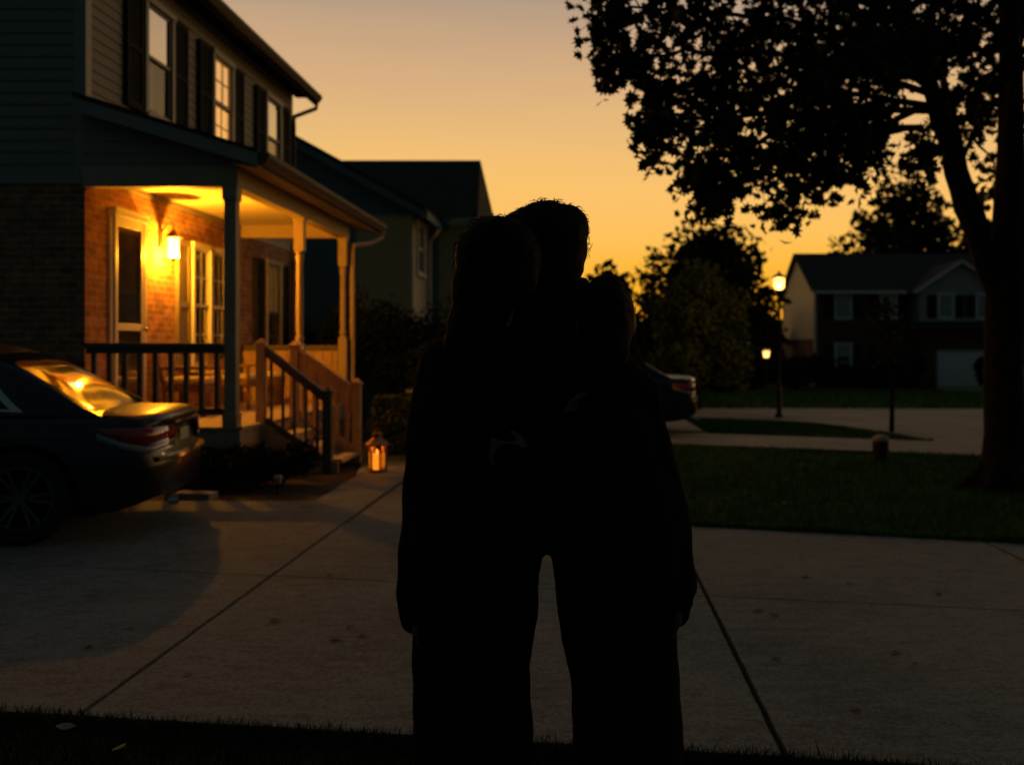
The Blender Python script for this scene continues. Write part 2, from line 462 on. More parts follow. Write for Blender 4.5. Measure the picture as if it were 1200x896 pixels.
# sidewalk and street
sheet('sidewalk', [(-1.9, 15.1), (1.29, 14.1), (5.1, 12.6), (14, 9.1), (14, 10.9), (5.3, 14.45), (1.4, 16.05), (-1.9, 17.2)], .03, M['walk'])
sheet('street', [(-26, 24.5), (-8, 22.5), (1.2, 21.2), (2.48, 20.2), (3.6, 19.4), (4.25, 18.5), (4.75, 16.6), (5.22, 14.55), (14, 11.0), (60, -8), (60, 16), (16, 24.6), (9, 25.3), (2, 25.6), (-10, 27), (-26, 29)], .022, M['road'])
sheet('neighbour_driveway', [(-2.6, 16.6), (1.95, 16.2), (2.0, 20.6), (-2.4, 21.6)], .034, M['road'])
kb = MB()
kp = [Vector((2.1, 20.45, 0)), Vector((2.48, 20.2, 0)), Vector((3.6, 19.4, 0)), Vector((4.25, 18.5, 0)), Vector((4.75, 16.6, 0)), Vector((5.2, 14.75, 0))]
for a, b in zip(kp, kp[1:]):
    a.z = ground_z(a.y) + .02; b.z = ground_z(b.y) + .02
    kb.bar(a, b, .10, .06)
structure(kb.build('kerb', M['road']))
sheet('garage_drive', [(G(1098, 455).x, 49.5), (G(1160, 455).x, 49.5), (30, 34), (17.5, 26), (14.6, 26.0)][::1], .02, M['walk'])

# ------------------------------------------------------------------ grass (uncountable)
def blade_field(name, n, inside, box, hgt, wid, m, zf=lambda x, y: 0, seed=1, edge=None, edge_dir=-1):
    r = random.Random(seed)
    vs = []; fs = []
    k = 0
    while k < n:
        x = r.uniform(box[0], box[1]); y = r.uniform(box[2], box[3])
        if edge and k % 4 == 0:      # a denser, longer fringe that hangs over the slab's edge
            x = r.uniform(edge[0][0], edge[1][0]); y = lerp_line(*edge, x) + edge_dir * abs(r.gauss(0, .03)) + .012 * noise.noise(Vector((x * 7, 3, 0)))
        elif not inside(x, y): continue
        h = r.uniform(*hgt) * (1.1 if edge and k % 4 == 0 else 1) * (1 + .5 * noise.noise(Vector((x * 1.3, y * 1.3, 3)))); a = r.uniform(0, 6.283); w = wid * r.uniform(.6, 1.3)
        lx = r.gauss(0, .35) * h; ly = r.gauss(0, .35) * h; z = zf(x, y)
        c, s = math.cos(a) * w, math.sin(a) * w
        b = len(vs)
        vs += [(x - c, y - s, z), (x + c, y + s, z), (x + c * .6 + lx * .4, y + s * .6 + ly * .4, z + h * .6), (x - c * .6 + lx * .4, y - s * .6 + ly * .4, z + h * .6), (x + lx, y + ly, z + h)]
        fs += [(b, b + 1, b + 2, b + 3), (b + 3, b + 2, b + 4)]
        k += 1
    me = bpy.data.meshes.new(name); me.from_pydata(vs, [], fs); me.materials.append(m)
    o = link(bpy.data.objects.new(name, me)); o['kind'] = 'stuff'
    return o

def g_near(x, y):
    e = lerp_line(*near_l, x)
    return y < e + .03 + .03 * noise.noise(Vector((x * 9, 0, 0)))
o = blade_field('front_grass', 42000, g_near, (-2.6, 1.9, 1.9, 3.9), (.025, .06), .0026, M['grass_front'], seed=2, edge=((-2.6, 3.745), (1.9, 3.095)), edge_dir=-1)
tag(o, 'dark short grass along the near edge of the driveway', 'grass')
def g_lawn(x, y):
    if x < .7 and y < 8.2: return False
    lo = lerp_line(*far_l, x) if x > .86 else 7.6
    hi = 14.1 - (x - 1.29) * .394
    lx = .66 if y < 9 else .3
    return lo - .03 < y < hi + .02 and x > lx
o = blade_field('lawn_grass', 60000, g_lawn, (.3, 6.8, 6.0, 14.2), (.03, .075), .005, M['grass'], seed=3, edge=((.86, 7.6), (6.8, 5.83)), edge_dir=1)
tag(o, 'short dark lawn grass around the big maple trunk', 'grass')
def g_wedge(x, y):
    if not 2.05 < x < 5.2: return False
    lo = 16.15 - (x - 1.4) * .41
    xs = [(2.05, 20.3), (2.48, 20.1), (3.6, 19.3), (4.25, 18.4), (4.75, 16.5), (5.2, 14.7)]
    for (xa, ya), (xb, yb) in zip(xs, xs[1:]):
        if xa <= x <= xb: return lo < y < ya + (yb - ya) * (x - xa) / (xb - xa)
    return False
o = blade_field('verge_grass', 16000, g_wedge, (2, 5.3, 14, 20.4), (.03, .07), .008, M['grass'], zf=lambda x, y: ground_z(y), seed=4)
tag(o, 'grass wedge between the sidewalk and the street', 'grass')
def g_far(x, y): return y > 25.8
o = blade_field('far_lawn_grass', 22000, g_far, (1, 24, 25.8, 46), (.05, .12), .03, M['grass'], zf=lambda x, y: ground_z(y), seed=5)
tag(o, 'far lawn grass beyond the street', 'grass')

# ------------------------------------------------------------------ siding
def siding_rows(mb, axis, const, sgn, span, z0, z1, pitch=.115, lip=.016):
    """lap boards on a wall: axis 'y' = wall at x=const facing sgn*x, axis 'x' = wall at y=const facing sgn*y"""
    z = z0
    while z < z1 - .01:
        t = min(z + pitch, z1)
        a0, b0 = span(z); a1, b1 = span(t)
        if b0 > a0 and b1 >= a1:
            lo, hi = const + sgn * lip, const + sgn * .003
            f = (lambda u, k, zz: (k, u, zz)) if axis == 'y' else (lambda u, k, zz: (u, k, zz))
            mb.quad(f(a0, lo, z), f(b0, lo, z), f(b1, hi, t), f(a1, hi, t))
            mb.quad(f(a0, const - sgn * .002, z), f(b0, const - sgn * .002, z), f(b0, lo, z), f(a0, lo, z))
        z = t

# a window on a wall facing +x (axis 'y') or -y (axis 'x'); u = position along the wall
def window(parent, axis, const, sgn, u0, u1, z0, z1, glass='glass', upper=None, lower=None, glass2=None, frame='trim', muntin=True, case=.09, depth=.07, muntins=1, name='window'):
    def B(mb, ua, ub, da, db, za, zb):
        ka, kb_ = const + sgn * da, const + sgn * db
        if axis == 'y': mb.box(ka, kb_, ua, ub, za, zb)
        else: mb.box(ua, ub, ka, kb_, za, zb)
        return mb
    fr = MB()
    B(fr, u0 - case, u0, -.01, depth, z0 - case * .6, z1)
    B(fr, u1, u1 + case, -.01, depth, z0 - case * .6, z1)
    B(fr, u0 - case - .02, u1 + case + .02, -.01, depth + .015, z1, z1 + case)
    w = fr.build(name, M[frame], parent, bevel=.004)
    sl = MB(); B(sl, u0 - case - .03, u1 + case + .03, -.01, depth + .04, z0 - case * .6 - .05, z0 - case * .6); B(sl, u0, u1, -.01, depth + .005, z0 - case * .6, z0)
    sl.build('sill', M[frame], w)
    zm = (z0 + z1) / 2
    s = MB(); t = .035
    for (a, b, dd) in ((zm, z1, .045), (z0, zm + .03, .03)):
        B(s, u0, u0 + t, .005, dd, a, b); B(s, u1 - t, u1, .005, dd, a, b)
        B(s, u0 + t, u1 - t, .005, dd, a, a + t); B(s, u0 + t, u1 - t, .005, dd, b - t, b)
        if muntin:
            for k in range(muntins):
                um = u0 + (u1 - u0) * (k + 1) / (muntins + 1)
                B(s, um - .008, um + .008, dd - .015, dd - .002, a + t, b - t)
            B(s, u0 + t, u1 - t, dd - .016, dd - .003, (a + b) / 2 - .008, (a + b) / 2 + .008)
    s.build('sash', M[frame], w)
    for (a, b, dd, bk, nm) in ((zm, z1, .028, upper, 'upper'), (z0, zm, .016, lower, 'lower')):
        g = MB()
        k = const + sgn * dd
        c = [(u0 + t, a + t), (u1 - t, a + t), (u1 - t, b - t), (u0 + t, b - t)]
        g.add([((k, u, z) if axis == 'y' else (u, k, z)) for u, z in c], [(0, 1, 2, 3)])
        g.build('pane', M[(glass2 or glass) if nm == 'lower' else glass], w, recalc=False)
        q = MB(); k = const + sgn * .007
        q.add([((k, u, z) if axis == 'y' else (u, k, z)) for u, z in c], [(0, 1, 2, 3)])
        q.build('blind', M[bk or 'interior'], w, recalc=False)  # backing sheet; its dark_room colour paints the shade of an unlit room
    return w

def shutter(parent, axis, const, sgn, u0, u1, z0, z1, m='shutter'):
    s = MB()
    def B(ua, ub, da, db, za, zb):
        ka, kb_ = const + sgn * da, const + sgn * db
        if axis == 'y': s.box(ka, kb_, ua, ub, za, zb)
        else: s.box(ua, ub, ka, kb_, za, zb)
    e = .05
    B(u0, u0 + e, .0, .05, z0, z1); B(u1 - e, u1, .0, .05, z0, z1)
    zm = (z0 + z1) / 2
    for a, b in ((z0, z0 + .07), (z1 - .07, z1), (zm - .03, zm + .03)): B(u0 + e, u1 - e, .0, .048, a, b)
    z = z0 + .07
    while z < z1 - .08:
        if not (zm - .05 < z < zm + .02): B(u0 + e, u1 - e, .012, .036, z + .006, z + .032)
        z += .042
    B(u0 + e, u1 - e, .0, .012, z0 + .07, z1 - .07)
    return s.build('shutter', M[m], parent)

# ------------------------------------------------------------------ the near house with its lit porch
XW, YN, YF = -5.23, 10.27, 17.5
ZC, ZD, ZB = 3.27, .56, 3.08
house = thing('house', 'two storey house with brick below, grey siding above and a lit front porch', 'house', (-8.5, 13.9, 0))
w1 = MB().box(-12, XW, YN, YF, -.2, 3.19)
w1.build('brick_wall', M['brick'], house)
w2 = MB().box(-12, XW, YN + .004, YF - .004, 3.19, 5.98)
w2.prism([(XW, YN + .004, 5.98), (-12, YN + .004, 5.98), (-8.6, YN + .004, 7.9)], (0, YF - YN - .008, 0))
w2.build('upper_wall', M['siding'], house)
sd = MB()
siding_rows(sd, 'x', YN + .002, -1, lambda z: (-12, XW - .01), 3.2, 5.98, .125)
siding_rows(sd, 'y', XW, 1, lambda z: (YN + .09, YF - .09), 3.2, 5.96, .115)
def gs(z): k = (z - 5.98) / 1.92; return (-12 + 3.4 * k, XW - 3.37 * k)
siding_rows(sd, 'x', YN + .002, -1, gs, 5.98, 7.86, .125)
sd.build('siding', M['siding'], house, recalc=False)
tr = MB()
tr.box(XW - .10, XW + .022, YN - .022, YN + .10, 3.19, 5.95)
tr2 = MB().box(-12, XW + .0205, YN - .020, YN + .003, 3.12, 3.2); tr2.build('band_trim', M['trim'], house)
tr3 = MB().box(XW, XW + .02, 15.2, YF, 3.12, 3.2); tr3.build('band_trim', M['trim'], house)
MB().box(XW - .10, XW + .022, YF - .10, YF + .022, 3.21, 5.95).build('corner_trim', M['trim'], house)
tr.build('corner_trim', M['trim'], house)
# main roof, soffit, gutter
XE, ZE = -4.92, 5.97
rf = MB()
rz = 7.9 + .12
rf.prism([(XE, YN - .35, ZE + .06), (-8.6, YN - .35, rz), (-12.31, YN - .35, ZE + .06), (-12.31, YN - .35, ZE - .02), (-8.6, YN - .35, rz - .1), (XE, YN - .35, ZE - .02)][::-1], (0, YF - YN + .7, 0))
rf.build('roof', M['roof'], house)
sf = MB()
sf.box(XW, XE + .02, YN - .3, YF + .3, ZE - .035, ZE - .02)
sf.box(XE - .0, XE + .03, YN - .35, YF + .35, ZE - .15, ZE + .03)
sf.build('soffit', M['shutter'], house)
gt = MB()
def kgutter(mb, x, ya, yb, z, s=.12):
    mb.prism([(x, ya, z), (x + s * .62, ya, z), (x + s, ya, z + s * .6), (x + s, ya, z + s), (x, ya, z + s)], (0, yb - ya, 0))
kgutter(gt, XE + .03, YN - .35, YF + .35, ZE - .11)
gt.build('gutter', M['gutter'], house)
dp = MB().tube([(XE + .09, YF + .2, ZE - .11), (XE + .08, YF + .2, ZE - .25), (XW + .06, YF - .02, ZE - .45), (XW + .06, YF - .04, ZE - .6), (XW + .06, YF - .04, 4.1), (XW + .06, YF - .04, .2)], .038, 6)
dp.build('downspout', M['gutter'], house)
# upper windows with shutters
for (a, b, za, zb, up, lo) in ((11.62, 12.28, 4.22, 5.5, 'curtain', 'interior'), (13.72, 14.38, 4.22, 5.5, 'blind_lit', 'blind_lit'), (16.0, 16.66, 4.22, 5.5, 'curtain', 'blind_lit_dim')):
    window(house, 'y', XW + .01, 1, a, b, za, zb, 'glass' if up != 'blind_lit' else 'glass_dim', up, lo, 'glass_dark', 'trim', muntin=(up == 'blind_lit'), case=.08)
    shutter(house, 'y', XW + .018, 1, a - .52, a - .12, za - .06, zb + .06)
    shutter(house, 'y', XW + .018, 1, b + .12, b + .52, za - .06, zb + .06)
# half drawn curtain in the first window's lower sash
MB().box(XW + .0185, XW + .021, 11.66, 11.86, 4.26, 4.83).build('curtain', M['curtain'], house)

# porch: deck, skirt, ceiling, beams, roof
XP = -3.69            # centre line of the front posts
dk = MB()
y = YN
dk.box(XW + .003, XP + .1, YN - .06, 15.1, ZD - .05, ZD - .004)
x = XW + .004
while x < XP + .13:
    dk.box(x, min(x + .134, XP + .14), YN - .08, 15.12, ZD - .004, ZD + .022)
    x += .14
dk.build('porch_deck', M['deck'], house)
MB().box(XW + .003, XP + .06, YN - .03, 15.05, -.1, ZD - .05).build('porch_skirt', M['brick'], house)
MB().box(XW + .003, XP + .11, YN - .07, 15.11, ZD - .20, ZD - .052).build('deck_fascia', M['porch_wood'], house)
cl = MB()
x = XW + .003
while x < XP:
    cl.box(x, min(x + .146, XP), YN + .06, 15.0, ZC, ZC + .02); x += .15
cl.build('porch_ceiling', M['ceiling'], house)
bmn = MB()
bmn.box(XW + .003, XP + .08, YN - .06, YN + .08, ZB, ZC + .03)
bmn.box(XP - .07, XP + .078, YN + .08, 15.0, ZB + .002, ZC + .03)
bmn.box(XW + .003, XP + .08, 14.93, 15.07, ZB, ZC + .03)
bmn.build('porch_beam', M['porch_wood'], house)
# near gable of the porch roof: siding + rake fascia
zr0, zr1 = 3.97, 3.40
XG = -3.34
def slopez(x): return zr0 + (zr1 - zr0) * (x - XW) / (XG - XW)
gb = MB().prism([(XW + .003, YN - .03, ZC + .032), (XP + .06, YN - .03, ZC + .032), (XP + .06, YN - .03, slopez(XP + .06) - .02), (XW + .003, YN - .03, zr0 - .02)], (0, .06, 0))
gb.build('porch_gable', M['siding'], house)
gb = MB().prism([(XW + .003, 15.01, ZC + .032), (XP + .06, 15.01, ZC + .032), (XP + .06, 15.01, slopez(XP + .06) - .02), (XW + .003, 15.01, zr0 - .02)], (0, .05, 0))
gb.build('porch_gable', M['siding'], house)
sg = MB()
def gsp(z):
    xm = XW + (z - zr0 + .03) / (zr1 - zr0) * (XG - XW)
    return (XW + .003, min(XP + .06, xm))
siding_rows(sg, 'x', YN - .031, -1, gsp, ZC + .04, zr0 - .04, .12)
sg.build('gable_siding', M['siding'], house, recalc=False)
pr = MB().prism([(XW + .002, YN - .26, zr0), (XG, YN - .26, zr1), (XG, YN - .26, zr1 + .035), (XW + .002, YN - .26, zr0 + .05)], (0, 16.0 - YN + .26, 0))
pr.build('porch_roof', M['roof'], house)
fa = MB()
fa.prism([(XW + .002, YN - .25, zr0 - .002), (XG, YN - .25, zr1 - .002), (XG, YN - .25, zr1 - .14), (XW + .002, YN - .25, zr0 - .14)], (0, .03, 0))
fa.prism([(XW + .002, 15.96, zr0 - .002), (XG, 15.96, zr1 - .002), (XG, 15.96, zr1 - .14), (XW + .002, 15.96, zr0 - .14)], (0, .03, 0))
fa.box(XG - .03, XG - .003, YN - .22, 15.96, zr1 - .15, zr1 - .003)
fa.build('fascia', M['trim'], house)
so = MB()
so.prism([(XP + .081, YN - .22, ZC + .02), (XG - .031, YN - .22, zr1 - .15), (XG - .031, YN - .22, zr1 - .135), (XP + .081, YN - .22, ZC + .035)], (0, 15.9 - YN + .2, 0))
so.build('porch_soffit', M['porch_wood'], house)
g2 = MB(); kgutter(g2, XG - .002, YN - .25, 16.0, zr1 - .12, .12); g2.build('gutter', M['gutter'], house)
d2 = MB().tube([(XG + .05, 15.92, zr1 - .12), (XG + .05, 15.9, zr1 - .2), (XG - .06, 15.6, zr1 - .33), (XP + .12, 15.1, zr1 - .42), (XP + .12, 15.09, 2.8), (XP + .12, 15.09, .2)], .042, 7)
d2.build('downspout', M['porch_wood'], house)

# turned porch posts
def post(x, y, z0, m='porch_wood', base=.3):
    p = MB()
    s = .062
    p.box(x - s, x + s, y - s, y + s, z0, z0 + base)
    p.box(x - s, x + s, y - s, y + s, ZB - .42, ZB)
    p.box(x - s - .012, x + s + .012, y - s - .012, y + s + .012, ZB - .03, ZB + .001)
    h0, h1 = z0 + base, ZB - .42
    prof = [(.058, h0 - .001), (.06, h0 + .015), (.042, h0 + .04), (.054, h0 + .07), (.054, h0 + .1), (.040, h0 + .13), (.047, h0 + .2), (.046, (h0 + h1) / 2), (.042, h1 - .15), (.054, h1 - .1), (.054, h1 - .07), (.04, h1 - .04), (.06, h1 - .015), (.058, h1 + .001)]
    p.lathe(prof, (x, y, 0), 14)
    return p.build('porch_post', M[m], house, smooth=True)
# nearest post is a plain boxed one
MB().box(XP - .062, XP + .062, YN - .062, YN + .062, ZD, ZB).box(XP - .078, XP + .078, YN - .078, YN + .078, ZD + .02, ZD + .16).box(XP - .078, XP + .078, YN - .078, YN + .078, ZB - .14, ZB - .0005).build('porch_post', M['porch_wood'], house, bevel=.006)
post(XP, 12.72, ZD + .02, base=.86)
post(XP, 15.0, ZD + .02, base=.98)
# near side railing
def railing(a, b, z_top, z_bot, m, step=.135, name='railing', z_top2=None, z_bot2=None, bal=.028):
    a, b = Vector(a), Vector(b)
    z_top2 = z_top if z_top2 is None else z_top2; z_bot2 = z_bot if z_bot2 is None else z_bot2
    r = MB()
    r.bar((a.x, a.y, z_top), (b.x, b.y, z_top2), .085, .05)
    r.bar((a.x, a.y, z_top - .055), (b.x, b.y, z_top2 - .055), .04, .06)
    r.bar((a.x, a.y, z_bot), (b.x, b.y, z_bot2), .045, .07)
    ro = r.build(name, M[m], house, bevel=.004)
    n = max(2, int((b - a).length / step))
    for k in range(n):
        t = (k + .5) / n
        p = a.lerp(b, t)
        zt = z_top + (z_top2 - z_top) * t - .08; zb = z_bot + (z_bot2 - z_bot) * t + .03
        MB().box(p.x - bal / 2, p.x + bal / 2, p.y - bal / 2, p.y + bal / 2, zb, zt).build('baluster', M[m], ro)
    return ro
railing((XW + .02, YN, 0), (XP - .075, YN, 0), 1.43, .74, 'rail_dark', step=.15, bal=.045)
railing((XW + .02, 15.0, 0), (XP - .062, 15.0, 0), 1.42, .74, 'rail_dark')
# boarded panel closing the far side below the rail
bp = MB(); x = XW + .03
while x < XP - .08:
    bp.box(x, min(x + .13, XP - .07), 14.93, 14.965, ZD + .03, 1.36); x += .137
bp.build('rail_panel', M['stair_wood'], house)

# stairs towards the driveway
ys0, ys1 = 10.93, 11.85
st = MB()
for k in range(3):
    zt = ZD - .14 * (k + 1) + .02; xa = XP + .14 + .27 * k
    st.box(xa, xa + .30, ys0 + .04, ys1 - .04, zt - .04, zt)
    st.box(xa + .0, xa + .02, ys0 + .05, ys1 - .05, zt - .0, zt + .10)
st.build('stair_tread', M['deck'], house)
for yy in (ys0, ys1):
    sg_ = MB().prism([(XP + .13, yy - .02, ZD - .02), (XP + .13, yy - .02, ZD - .34), (XP + .52, yy - .02, .0), (-2.74, yy - .02, .0), (-2.74, yy - .02, .12)], (0, .04, 0))
    sg_.build('stringer', M['stair_wood'], house)
def newel(x, y, z0, z1, m):
    n = MB().box(x - .05, x + .05, y - .05, y + .05, z0, z1).box(x - .065, x + .065, y - .065, y + .065, z1, z1 + .03)
    n.lathe([(.075, 0), (.02, .05)], (x, y, z1 + .03), 4, True)
    return n.build('newel_post', M[m], house, bevel=.004)
newel(-3.60, ys0, ZD, 1.43, 'stair_wood'); newel(-2.86, ys0, 0.02, .90, 'rail_dark')
newel(-3.50, ys1, ZD, 1.41, 'stair_wood'); newel(-2.75, ys1, 0.02, .96, 'stair_wood')
railing((-3.55, ys0, 0), (-2.91, ys0, 0), 1.40, .60, 'rail_dark', .115, 'stair_railing', .90, .17)
sr = railing((-3.45, ys1, 0), (-2.80, ys1, 0), 1.38, .62, 'stair_wood', .13, 'stair_railing', .92, .20, bal=.05)  # same rail as the near one, lamplight put into its lighter colour
wb = MB().prism([(-3.45, ys1 - .012, 1.33), (-2.80, ys1 - .012, .87), (-2.80, ys1 - .012, .62), (-3.45, ys1 - .012, 1.08)], (0, .03, 0))
wb.build('rail_board', M['stair_wood'], sr)

# front door with storm door
XD = XW + .004
dr = thing('tmp', 'x', 'x'); bpy.data.objects.remove(dr)
df = MB()
d0, d1, dz = 10.80, 11.50, 2.86
df.box(XD, XD + .035, d0 - .05, d0, ZD + .02, dz); df.box(XD, XD + .07, d1, d1 + .05, ZD + .02, dz)
df.box(XD, XD + .10, d0 - .06, d1 + .06, dz, dz + .07); df.box(XD, XD + .11, d0 - .07, d1 + .07, dz + .07, dz + .095)
dfo = df.build('door_frame', M['trim_white'], house, bevel=.004)
sdm = MB(); e = .06
sdm.box(XD + .02, XD + .065, d0 + .005, d0 + e, ZD + .03, dz - .005); sdm.box(XD + .02, XD + .065, d1 - e, d1 - .005, ZD + .03, dz - .005)
for a, b in ((ZD + .03, ZD + .2), (1.60, 1.68), (dz - .10, dz - .005)): sdm.box(XD + .02, XD + .064, d0 + e, d1 - e, a, b)
door = sdm.build('door', M['trim_white'], house, bevel=.003)
for a, b in ((ZD + .2, 1.60), (1.68, dz - .10)):
    MB().add([(XD + .05, d0 + e, a), (XD + .05, d1 - e, a), (XD + .05, d1 - e, b), (XD + .05, d0 + e, b)], [(0, 1, 2, 3)]).build('pane', M['glass_dim'], door, recalc=False)
MB().box(XD + .002, XD + .018, d0 + .005, d1 - .005, ZD + .03, dz - .005).build('door_leaf', M['door_wood'], door)
hk = MB().tube([(XD + .065, d1 - .045, 1.62), (XD + .11, d1 - .045, 1.62), (XD + .115, d1 - .045, 1.60)], .012, 8).ellipsoid((XD + .115, d1 - .045, 1.62), (.02, .028, .028)); hk.build('handle', M['brass'], door, smooth=True)

# porch double window with louvred shutter, far window
wA = window(house, 'y', XW + .003, 1, 13.02, 13.56, 1.18, 2.74, 'glass_dim', 'curtain', 'interior', None, 'trim_white', case=.07)
window(house, 'y', XW + .003, 1, 13.66, 14.2, 1.18, 2.74, 'glass_dim', 'curtain', 'interior', None, 'trim_white', case=.07)
shutter(house, 'y', XW + .003, 1, 12.52, 12.90, 1.12, 2.80, 'shutter_tan')
window(house, 'y', XW + .003, 1, 16.05, 16.7, 1.2, 2.78, 'glass_dim', 'blind_lit_dim', 'interior', None, 'trim', case=.08)
shutter(house, 'y', XW + .003, 1, 15.5, 15.93, 1.14, 2.84); shutter(house, 'y', XW + .003, 1, 16.82, 17.2, 1.14, 2.84)

# porch wall lamp
LX, LY, LZ = XW + .17, 12.08, 2.62
lp = MB().box(XW + .001, XW + .025, LY - .05, LY + .05, LZ + .02, LZ + .26)
lp.tube([(XW + .02, LY, LZ + .2), (XW + .09, LY, LZ + .31), (LX, LY, LZ + .33), (LX, LY, LZ + .26)], .010, 8)
lp.lathe([(.075, .13), (.11, .135), (.075, .18), (.035, .225), (.02, .235), (.012, .27)], (LX, LY, LZ), 12)
lp.lathe([(.012, -.15), (.02, -.13), (.03, -.115), (.03, -.108)], (LX, LY, LZ), 12)
for k in range(6):
    a = k * math.pi / 3
    lp.box(LX + .072 * math.cos(a) - .004, LX + .072 * math.cos(a) + .004, LY + .072 * math.sin(a) - .004, LY + .072 * math.sin(a) + .004, LZ - .11, LZ + .14)
lamp = lp.build('wall_lamp', M['brass'], house, smooth=True)
MB().lathe([(.060, -.107), (.068, -.1), (.07, .12), (.066, .129)], (LX, LY, LZ), 16).build('lamp_glass', M['lamp_glow'], lamp, smooth=True)
def point(name, loc, watts, colr, rad=.03, parent=None):
    l = bpy.data.lights.new(name, 'POINT'); l.energy = watts; l.color = colr; l.shadow_soft_size = rad
    o = link(bpy.data.objects.new(name, l)); o.location = loc
    return o
point('porch_lamp_bulb', (LX, LY, LZ - .09), 560, (1, .355, .012), .035)
# flush ceiling disc
MB().lathe([(.10, 0), (.11, -.012), (.09, -.04), (.02, -.055)], (-4.45, 10.95, ZC), 20).build('ceiling_light', M['ceiling'], house, smooth=True)

# porch furniture (stands on the deck, each its own thing)
def porch_chair(x, y, rz, label):
    t = thing('porch_chair', label, 'chair', (x, y, ZD + .022), rz, 'wicker chairs on the porch')
    MB().box(-.27, .27, -.26, .26, .30, .38).build('seat', M['wicker'], t, local=True, bevel=.02)
    MB().box(-.25, .25, -.24, .24, .385, .47).build('cushion', M['cushion'], t, local=True, bevel=.03)
    MB().prism([(-.27, .22, .38), (.27, .22, .38), (.25, .33, .86), (-.25, .33, .86)], (0, .05, .01)).build('backrest', M['wicker'], t, local=True, bevel=.02)
    for s in (-1, 1):
        MB().box(s * .27 - .03, s * .27 + .03, -.26, .27, .56, .60).box(s * .27 - .02, s * .27 + .02, -.25, -.21, .3, .56).build('armrest', M['wicker'], t, local=True, bevel=.01)
        for yy in (-.23, .23): MB().box(s * .24 - .02, s * .24 + .02, yy - .02, yy + .02, 0, .3).build('leg', M['wicker'], t, local=True)
    return t
porch_chair(-4.72, 13.35, R(-90 + 180), 'brown wicker porch chair with pale cushion, farther from the door')
porch_chair(-4.78, 11.95, R(-90 + 180), 'brown wicker porch chair with a pale cushion under the wall lamp')
t = thing('side_table', 'small round porch table with a pale cloth top', 'table', (-4.7, 12.62, ZD + .022))
MB().lathe([(.25, .48), (.26, .485), (.26, .52), (.25, .525)], (0, 0, 0), 24).build('tabletop', M['cushion'], t, local=True)
MB().lathe([(.16, 0), (.16, .02), (.03, .04), (.03, .48)], (0, 0, 0), 12).build('pedestal', M['wicker'], t, local=True)
t = thing('plant_pot', 'small terracotta pot with a leafy plant on the round porch table', 'plant pot', (-4.7, 12.62, ZD + .548))
MB().lathe([(.05, 0), (.075, .12), (.082, .12), (.082, .145), (.07, .145), (.065, .12)], (0, 0, 0), 16).build('pot', M['terracotta'], t, local=True)
pl = MB(); r_ = random.Random(5)
for k in range(26):
    a = r_.uniform(0, 6.28); l = r_.uniform(.08, .17)
    c = Vector((0, 0, .13)); e1 = c + Vector((math.cos(a) * l * .7, math.sin(a) * l * .7, r_.uniform(.03, .16)))
    s_ = Vector((-math.sin(a), math.cos(a), 0)) * .018; md = c.lerp(e1, .6)
    pl.add([c, md + s_, e1, md - s_], [(0, 1, 2, 3)])
pl.build('foliage', M['hedge_leaf'], t, local=True)
t = thing('basket', 'dark woven basket standing on the porch floor by the far end', 'basket', (-4.55, 14.2, ZD + .022))
MB().lathe([(.15, 0), (.2, .2), (.22, .42), (.2, .42), (.18, .2), (.13, .03)], (0, 0, 0), 18).build('basket_body', M['wicker'], t, local=True, smooth=True)
MB().lathe([(.19, .38), (.16, .46), (.05, .49)], (0, 0, 0), 16).build('blanket', M['cushion'], t, local=True, smooth=True)

# ------------------------------------------------------------------ candle lantern on the walk
lc = P(442, 555, 10.95); lc.z = .022
lt = thing('candle_lantern', 'hexagonal copper candle lantern glowing at the foot of the steps', 'lantern', lc)
lt.scale = (1.12, 1.12, 1.0)
lb = MB().lathe([(.095, 0), (.10, .012), (.085, .03)], (0, 0, 0), 6)
lb.lathe([(.118, .295), (.122, .31), (.045, .385), (.045, .40)], (0, 0, 0), 6)
lb.lathe([(.035, .40), (.05, .415), (.05, .43), (.02, .445)], (0, 0, 0), 12)
for k in range(6):
    a = k * math.pi / 3
    lb.box(.088 * math.cos(a) - .009, .088 * math.cos(a) + .009, .088 * math.sin(a) - .009, .088 * math.sin(a) + .009, .02, .31)
lb.build('frame', M['copper'], lt, local=True)
MB().tube([(.03 * math.cos(a), 0, .455 + .03 * math.sin(a)) for a in [i * 2 * math.pi / 12 for i in range(13)]], .004, 6).build('ring_handle', M['copper'], lt, local=True)
MB().lathe([(.081, .03), (.081, .30)], (0, 0, 0), 6).build('glass', M['glass_clear'], lt, local=True, recalc=False)
MB().lathe([(.040, .03), (.043, .06), (.043, .20), (.036, .205), (.01, .195)], (0, 0, 0), 16).build('candle', M['candle_glow'], lt, local=True, smooth=True)
MB().lathe([(.002, .2), (.009, .215), (.007, .235), (.001, .255)], (0, 0, 0), 10).build('flame', M['flame'], lt, local=True, smooth=True)
point('candle_light', lc + Vector((0, 0, .262)), 1.0, (1, .34, .03), .012)

